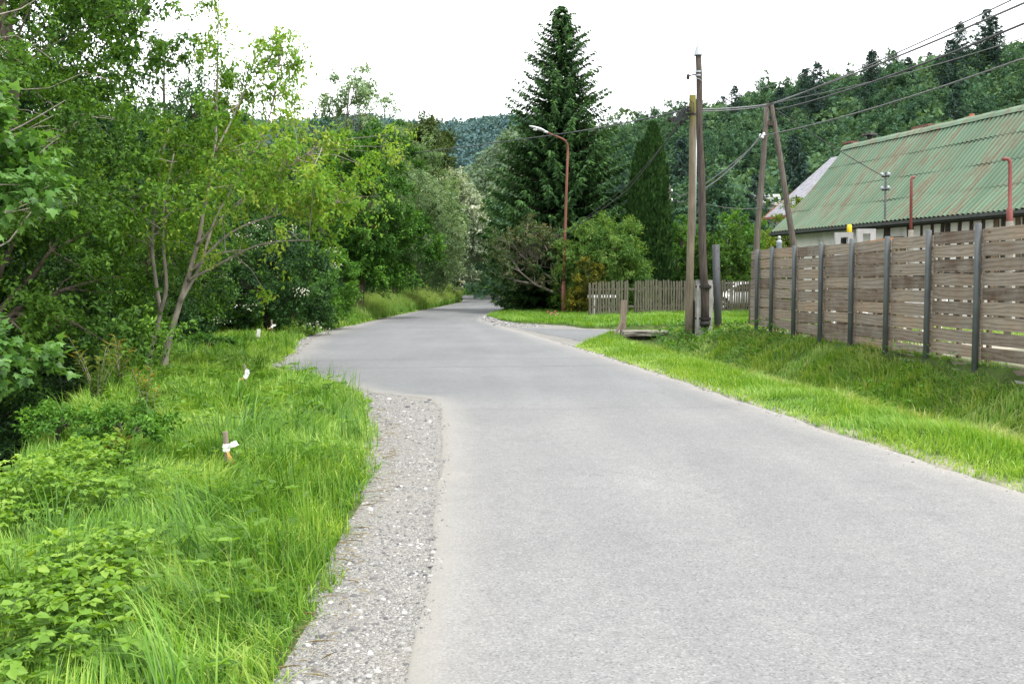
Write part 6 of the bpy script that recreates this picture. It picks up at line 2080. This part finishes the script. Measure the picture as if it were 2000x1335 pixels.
# ------------------------------------------------------------------ things in the yard
def yard():
    # two red posts left over from lamps
    for k, (px, pyb, pyt, Y, rb, rt, bend, lab) in enumerate([(1780, 470, 346, 22.0, .031, .029, .12, 'thin red steel post without a lamp standing behind the plank fence'),
                                                              (1973, 470, 310, 18.5, .09, .055, .45, 'thick red steel post with a crooked top behind the plank fence')]):
        x = at(px, pyb, Y).x
        b = Vector((x, Y, gz(x, Y)))
        root = thing('red_post', lab, 'post', b)
        A = lambda qx, qy: at(qx, qy, Y) - b
        mb = MB()
        if k == 0:
            mb.tube([Vector((0, 0, -.1)), A(1779, 449)], .055, 12); mb.build('sleeve', MAT['concrete_dirty'], root, True)
            mb = MB(); mb.tube([A(1779, 450), A(1780, 352), A(1781, 347), A(1786, 346)], [rb, rt, rt, .04], 12)
        else:
            mb.tube([Vector((0, 0, -.1)), A(1972, 432)], .065, 12); mb.build('sleeve', MAT['concrete_dirty'], root, True)
            mb = MB(); mb.tube([A(1972, 436), A(1972, 432), A(1972, 408), A(1972.5, 404), A(1973, 322), A(1972, 314), A(1968, 310.5), A(1962, 310), A(1958, 312)], [.05, .055, .055, .036, .034, .034, .033, .032, .03], 12)
        mb.build('shaft', MAT['red_paint'], root, True)
    # two square frames of pale blocks
    for k, (x0, x1, y0, Y, lab) in enumerate([(1631, 1665, 454, 25.5, 'pale square concrete frame peeping over the plank fence below the yellow cap'), (1674, 1709, 447, 25.0, 'pale square concrete frame nearer the farmhouse doorway, above the plank fence')]):
        p0 = at(x0, y0, Y); p1 = at(x1, y0, Y)
        w_ = p1.x - p0.x; b = Vector(((p0.x + p1.x) / 2, Y, gz(p0.x, Y)))
        root = thing('concrete_frame', lab, 'concrete frame', b, R(-6))
        h = p0.z - b.z
        t = w_ * .3
        for s in (-1, 1):
            mb = MB(); mb.box((s * (w_ - t) / 2, 0, h / 2 - .05), (t, .16, h + .1)); mb.build('upright', MAT['pale_grey'], root)
        mb = MB(); mb.box((0, 0, h - t * .45), (w_ - 2 * t - .004, .16, t * .9)); mb.build('head_block', MAT['pale_grey'], root)
        mb = MB(); mb.box((0, 0, h - w_ * 1.35), (w_ - 2 * t - .004, .16, t * .9)); mb.build('cross_block', MAT['pale_grey'], root)
    Y = 26.2
    p = at(1659, 447, Y); b = Vector((p.x, Y, gz(p.x, Y)))
    root = thing('warning_lamp', 'yellow plastic cap of a small lamp showing above the plank fence', 'lamp', b)
    h = p.z - b.z
    mb = MB(); mb.tube([(0, 0, -.1), (0, 0, h - .08)], .03, 10); mb.build('pole', MAT['iron'], root)
    mb = MB(); mb.lathe((0, 0, h), [(.05, -.1), (.062, -.085), (.062, .06), (.05, .1), (.02, .115)], 16); mb.build('cap', MAT['yellow'], root, True)
    # stove pipe with a ball cap at the fence end
    Y = 27.2
    p = at(1522, 469, Y); b = Vector((p.x, Y, gz(p.x, Y))); h = p.z - b.z
    root = thing('flue_pipe', 'zinc flue pipe with a ball on top beside the end of the plank fence', 'pipe', b)
    mb = MB(); mb.lathe((0, 0, 0), [(.07, 0), (.07, h - .1), (.074, h - .1), (.074, h - .02), (.05, h + .0), (.02, h + .02)], 16); mb.build('pipe', MAT['zinc'], root, True)
    mb = MB(); mb.lathe((0, 0, h + .065), [(.01, -.05), (.035, -.04), (.05, 0), (.035, .036), (.01, .05)], 14); mb.build('ball', MAT['zinc'], root, True)
    # small shed whose sheet roof shows just over the boards
    Y = 27.6
    b = Vector((7.75, Y, gz(7.75, Y)))
    root = thing('lean_to_shed', 'low shed with a pale sheet roof whose edge shows over the fence end', 'shed', b, R(-4))
    zt = at(1500, 490, Y).z - b.z
    mb = MB()
    for sx in (-.75, .75):
        for sy in (-.6, .6): mb.box((sx, sy, zt / 2 - .05), (.09, .09, zt - .04))
    mb.build('frame', MAT['timber_brown'], root)
    mb = MB(); mb.box((0, 0, zt), (1.85, 1.5, .03), Matrix.Rotation(R(5), 3, 'X') @ Matrix.Rotation(R(-2), 3, 'Y')); mb.build('roof', MAT['zinc'], root)
    mb = MB(); mb.tube([(.35, -.5, zt), (.42, -.55, zt + .18), (.5, -.6, zt + .02)], .03, 8); mb.build('bracket', MAT['zinc'], root)
    # white garden pieces and beams seen through the gaps
    for k, (x, y, lx, hz, m, nm, lab) in enumerate([(8.2, 21.0, 1.5, .75, 'white_paint', 'garden_bench', 'white garden bench showing through the gaps between the fence boards'), (7.6, 23.6, 1.1, .7, 'white_paint', 'garden_table', 'white garden table glimpsed through the farther fence gaps')]):
        b = Vector((x, y, gz(x, y)))
        root = thing(nm, lab, nm.split('_')[1], b, R(-80 + 20 * k))
        mb = MB()
        for q in range(4): mb.box((0, -.2 + .13 * q, hz * .62), (lx, .11, .03))
        mb.build('seat' if nm == 'garden_bench' else 'top', MAT[m], root)
        if nm == 'garden_bench':
            mb = MB()
            for q in range(3): mb.box((0, .3, hz * .62 + .14 + .14 * q), (lx, .03, .1))
            mb.build('backrest', MAT[m], root)
        for sx in (-lx / 2 + .1, lx / 2 - .1):
            for sy in (-.15, .22):
                mb = MB(); mb.box((sx, sy, hz * .3), (.06, .06, hz * .6)); mb.build('leg', MAT[m], root)
    b = Vector((7.2, 20.9, gz(7.2, 20.9)))
    root = thing('timber_stack', 'stack of orange brown beams leaning just behind the top gap of the plank fence', 'timber stack', b, R(85))
    rr = random.Random(4)
    for k in range(9):
        mb = MB(); mb.box((.1 * (k % 3), -.1 + .035 * k, .2 + .205 * k), (5.4 - .3 * (k % 2), .1, .17)); mb.build('beam', MAT['orange_rail' if k == 8 else 'timber_brown'], root)
    for sx in (-1.3, 1.3):
        mb = MB(); mb.box((sx, .06, .85), (.1, .1, 1.7)); mb.build('stand', MAT['timber_brown'], root)
    # white bench and odds behind the palings
    b = gpt(4.2, 47.8)
    root = thing('white_trestle', 'white topped trestle behind the first palings of the garden fence', 'trestle', b, R(24))
    mb = MB(); mb.box((0, 0, .86), (1.25, .5, .13)); mb.build('top', MAT['white_paint'], root)
    for sx in (-.5, .5):
        for sy in (-.2, .2): mb = MB(); mb.box((sx, sy, .4), (.06, .06, .8)); mb.build('leg', MAT['lamp_grey'], root)


yard()


def car():
    b = gpt(11.7, 53.3)
    root = thing('parked_car', 'white hatchback parked behind the paling fence', 'car', b, R(17))
    W = 1.72
    # side outline, nose towards -x
    body = [(-2.02, .32), (-2.08, .5), (-2.04, .68), (-1.9, .78), (-1.2, .93), (-1.05, .95), (1.6, 1.02), (1.95, .98), (2.02, .7), (2.0, .34), (1.72, .24), (-1.75, .22)]
    cab = [(-1.12, .94), (-.35, 1.42), (.1, 1.49), (.9, 1.48), (1.5, 1.36), (1.78, .99)]
    bm = bmesh.new()

    def slab(bm, prof, w0, w1, zmid):
        ring = []
        for (y, k) in ((-1, w1), (-.86, w0), (.86, w0), (1, w1)): pass
        L_ = []
        for s in (-1, 1):
            L_.append([bm.verts.new((x, s * (w0 if z < zmid else w0 + (w1 - w0) * min(1, (z - zmid) / .55)), z)) for x, z in prof])
        bm.faces.new(L_[0]); bm.faces.new(L_[1][::-1])
        n = len(prof)
        for i in range(n): bm.faces.new((L_[0][i], L_[1][i], L_[1][(i + 1) % n], L_[0][(i + 1) % n]))
    slab(bm, body, W / 2, W / 2 - .06, .75)
    bmesh.ops.recalc_face_normals(bm, faces=bm.faces[:])
    bmesh.ops.bevel(bm, geom=[e for e in bm.edges], offset=.045, segments=2, affect='EDGES', clamp_overlap=True)
    me = bpy.data.meshes.new('body'); bm.to_mesh(me); bm.free(); me.materials.append(MAT['car_paint']); me.polygons.foreach_set('use_smooth', [True] * len(me.polygons)); link('body', me, root)
    bm = bmesh.new(); slab(bm, cab, W / 2 - .04, W / 2 - .2, .94); bmesh.ops.recalc_face_normals(bm, faces=bm.faces[:])
    bmesh.ops.bevel(bm, geom=[e for e in bm.edges], offset=.04, segments=2, affect='EDGES', clamp_overlap=True)
    me = bpy.data.meshes.new('cabin'); bm.to_mesh(me); bm.free(); me.materials.append(MAT['car_paint']); me.polygons.foreach_set('use_smooth', [True] * len(me.polygons)); link('cabin', me, root)
    for s in (-1, 1):
        for q in ([(-.82, 1.0), (-.3, 1.34), (.28, 1.4), (.28, 1.0)], [(.36, 1.0), (.36, 1.4), (.85, 1.39), (1.35, 1.28), (1.5, 1.02)]):
            mb = MB(); V = [(x, s * (W / 2 - .04 - .16 * (z - .94) / .55 + .012), z) for x, z in q]
            mb.add(V, [tuple(range(len(V)))]); mb.build('window', MAT['glass'], root)
    mb = MB(); V = []
    for x, z, h in ((-1.04, 1.0, .7), (-.4, 1.395, .58)):
        for s in (-1, 1): V.append((x - .02, s * h, z + .015))
    mb.add(V, [(0, 1, 3, 2)]); mb.build('windscreen', MAT['glass'], root)
    for s in (-1, 1):
        mb = MB(); mb.lathe((0, 0, 0), [(.05, -.03), (.12, -.02), (.13, .02), (.06, .05)], 12, 'x'); h = mb.build('headlight', MAT['porcelain'], root, True); h.location = (-1.97, s * .62, .7)
        for x in (-1.28, 1.28):
            mb = MB(); mb.lathe((0, 0, 0), [(.2, -.1), (.3, -.1), (.32, -.07), (.32, .07), (.3, .1), (.2, .1)], 24, 'y'); wh = mb.build('wheel', MAT['tyre'], root, True); wh.location = (x, s * (W / 2 - .08), .32)
            mb = MB(); mb.lathe((0, 0, 0), [(.205, -.085), (.19, -.102), (.06, -.11), (.05, .11), (.19, .102), (.205, .085)], 20, 'y'); mb.build('rim', MAT['zinc'], wh, True)
            mb = MB(); mb.lathe((x, s * (W / 2 + .002), .36), [(.37, -.004), (.37, .004)], 24, 'y'); mb.build('wheel_arch', MAT['dark_inside'], root)
    mb = MB(); mb.box((-2.06, 0, .42), (.05, 1.3, .12)); mb.build('grille', MAT['dark_inside'], root)
    for s in (-1, 1):
        mb = MB(); mb.box((-.72, s * .93, 1.0), (.12, .16, .12)); mb.build('wing_mirror', MAT['car_paint'], root)


car()
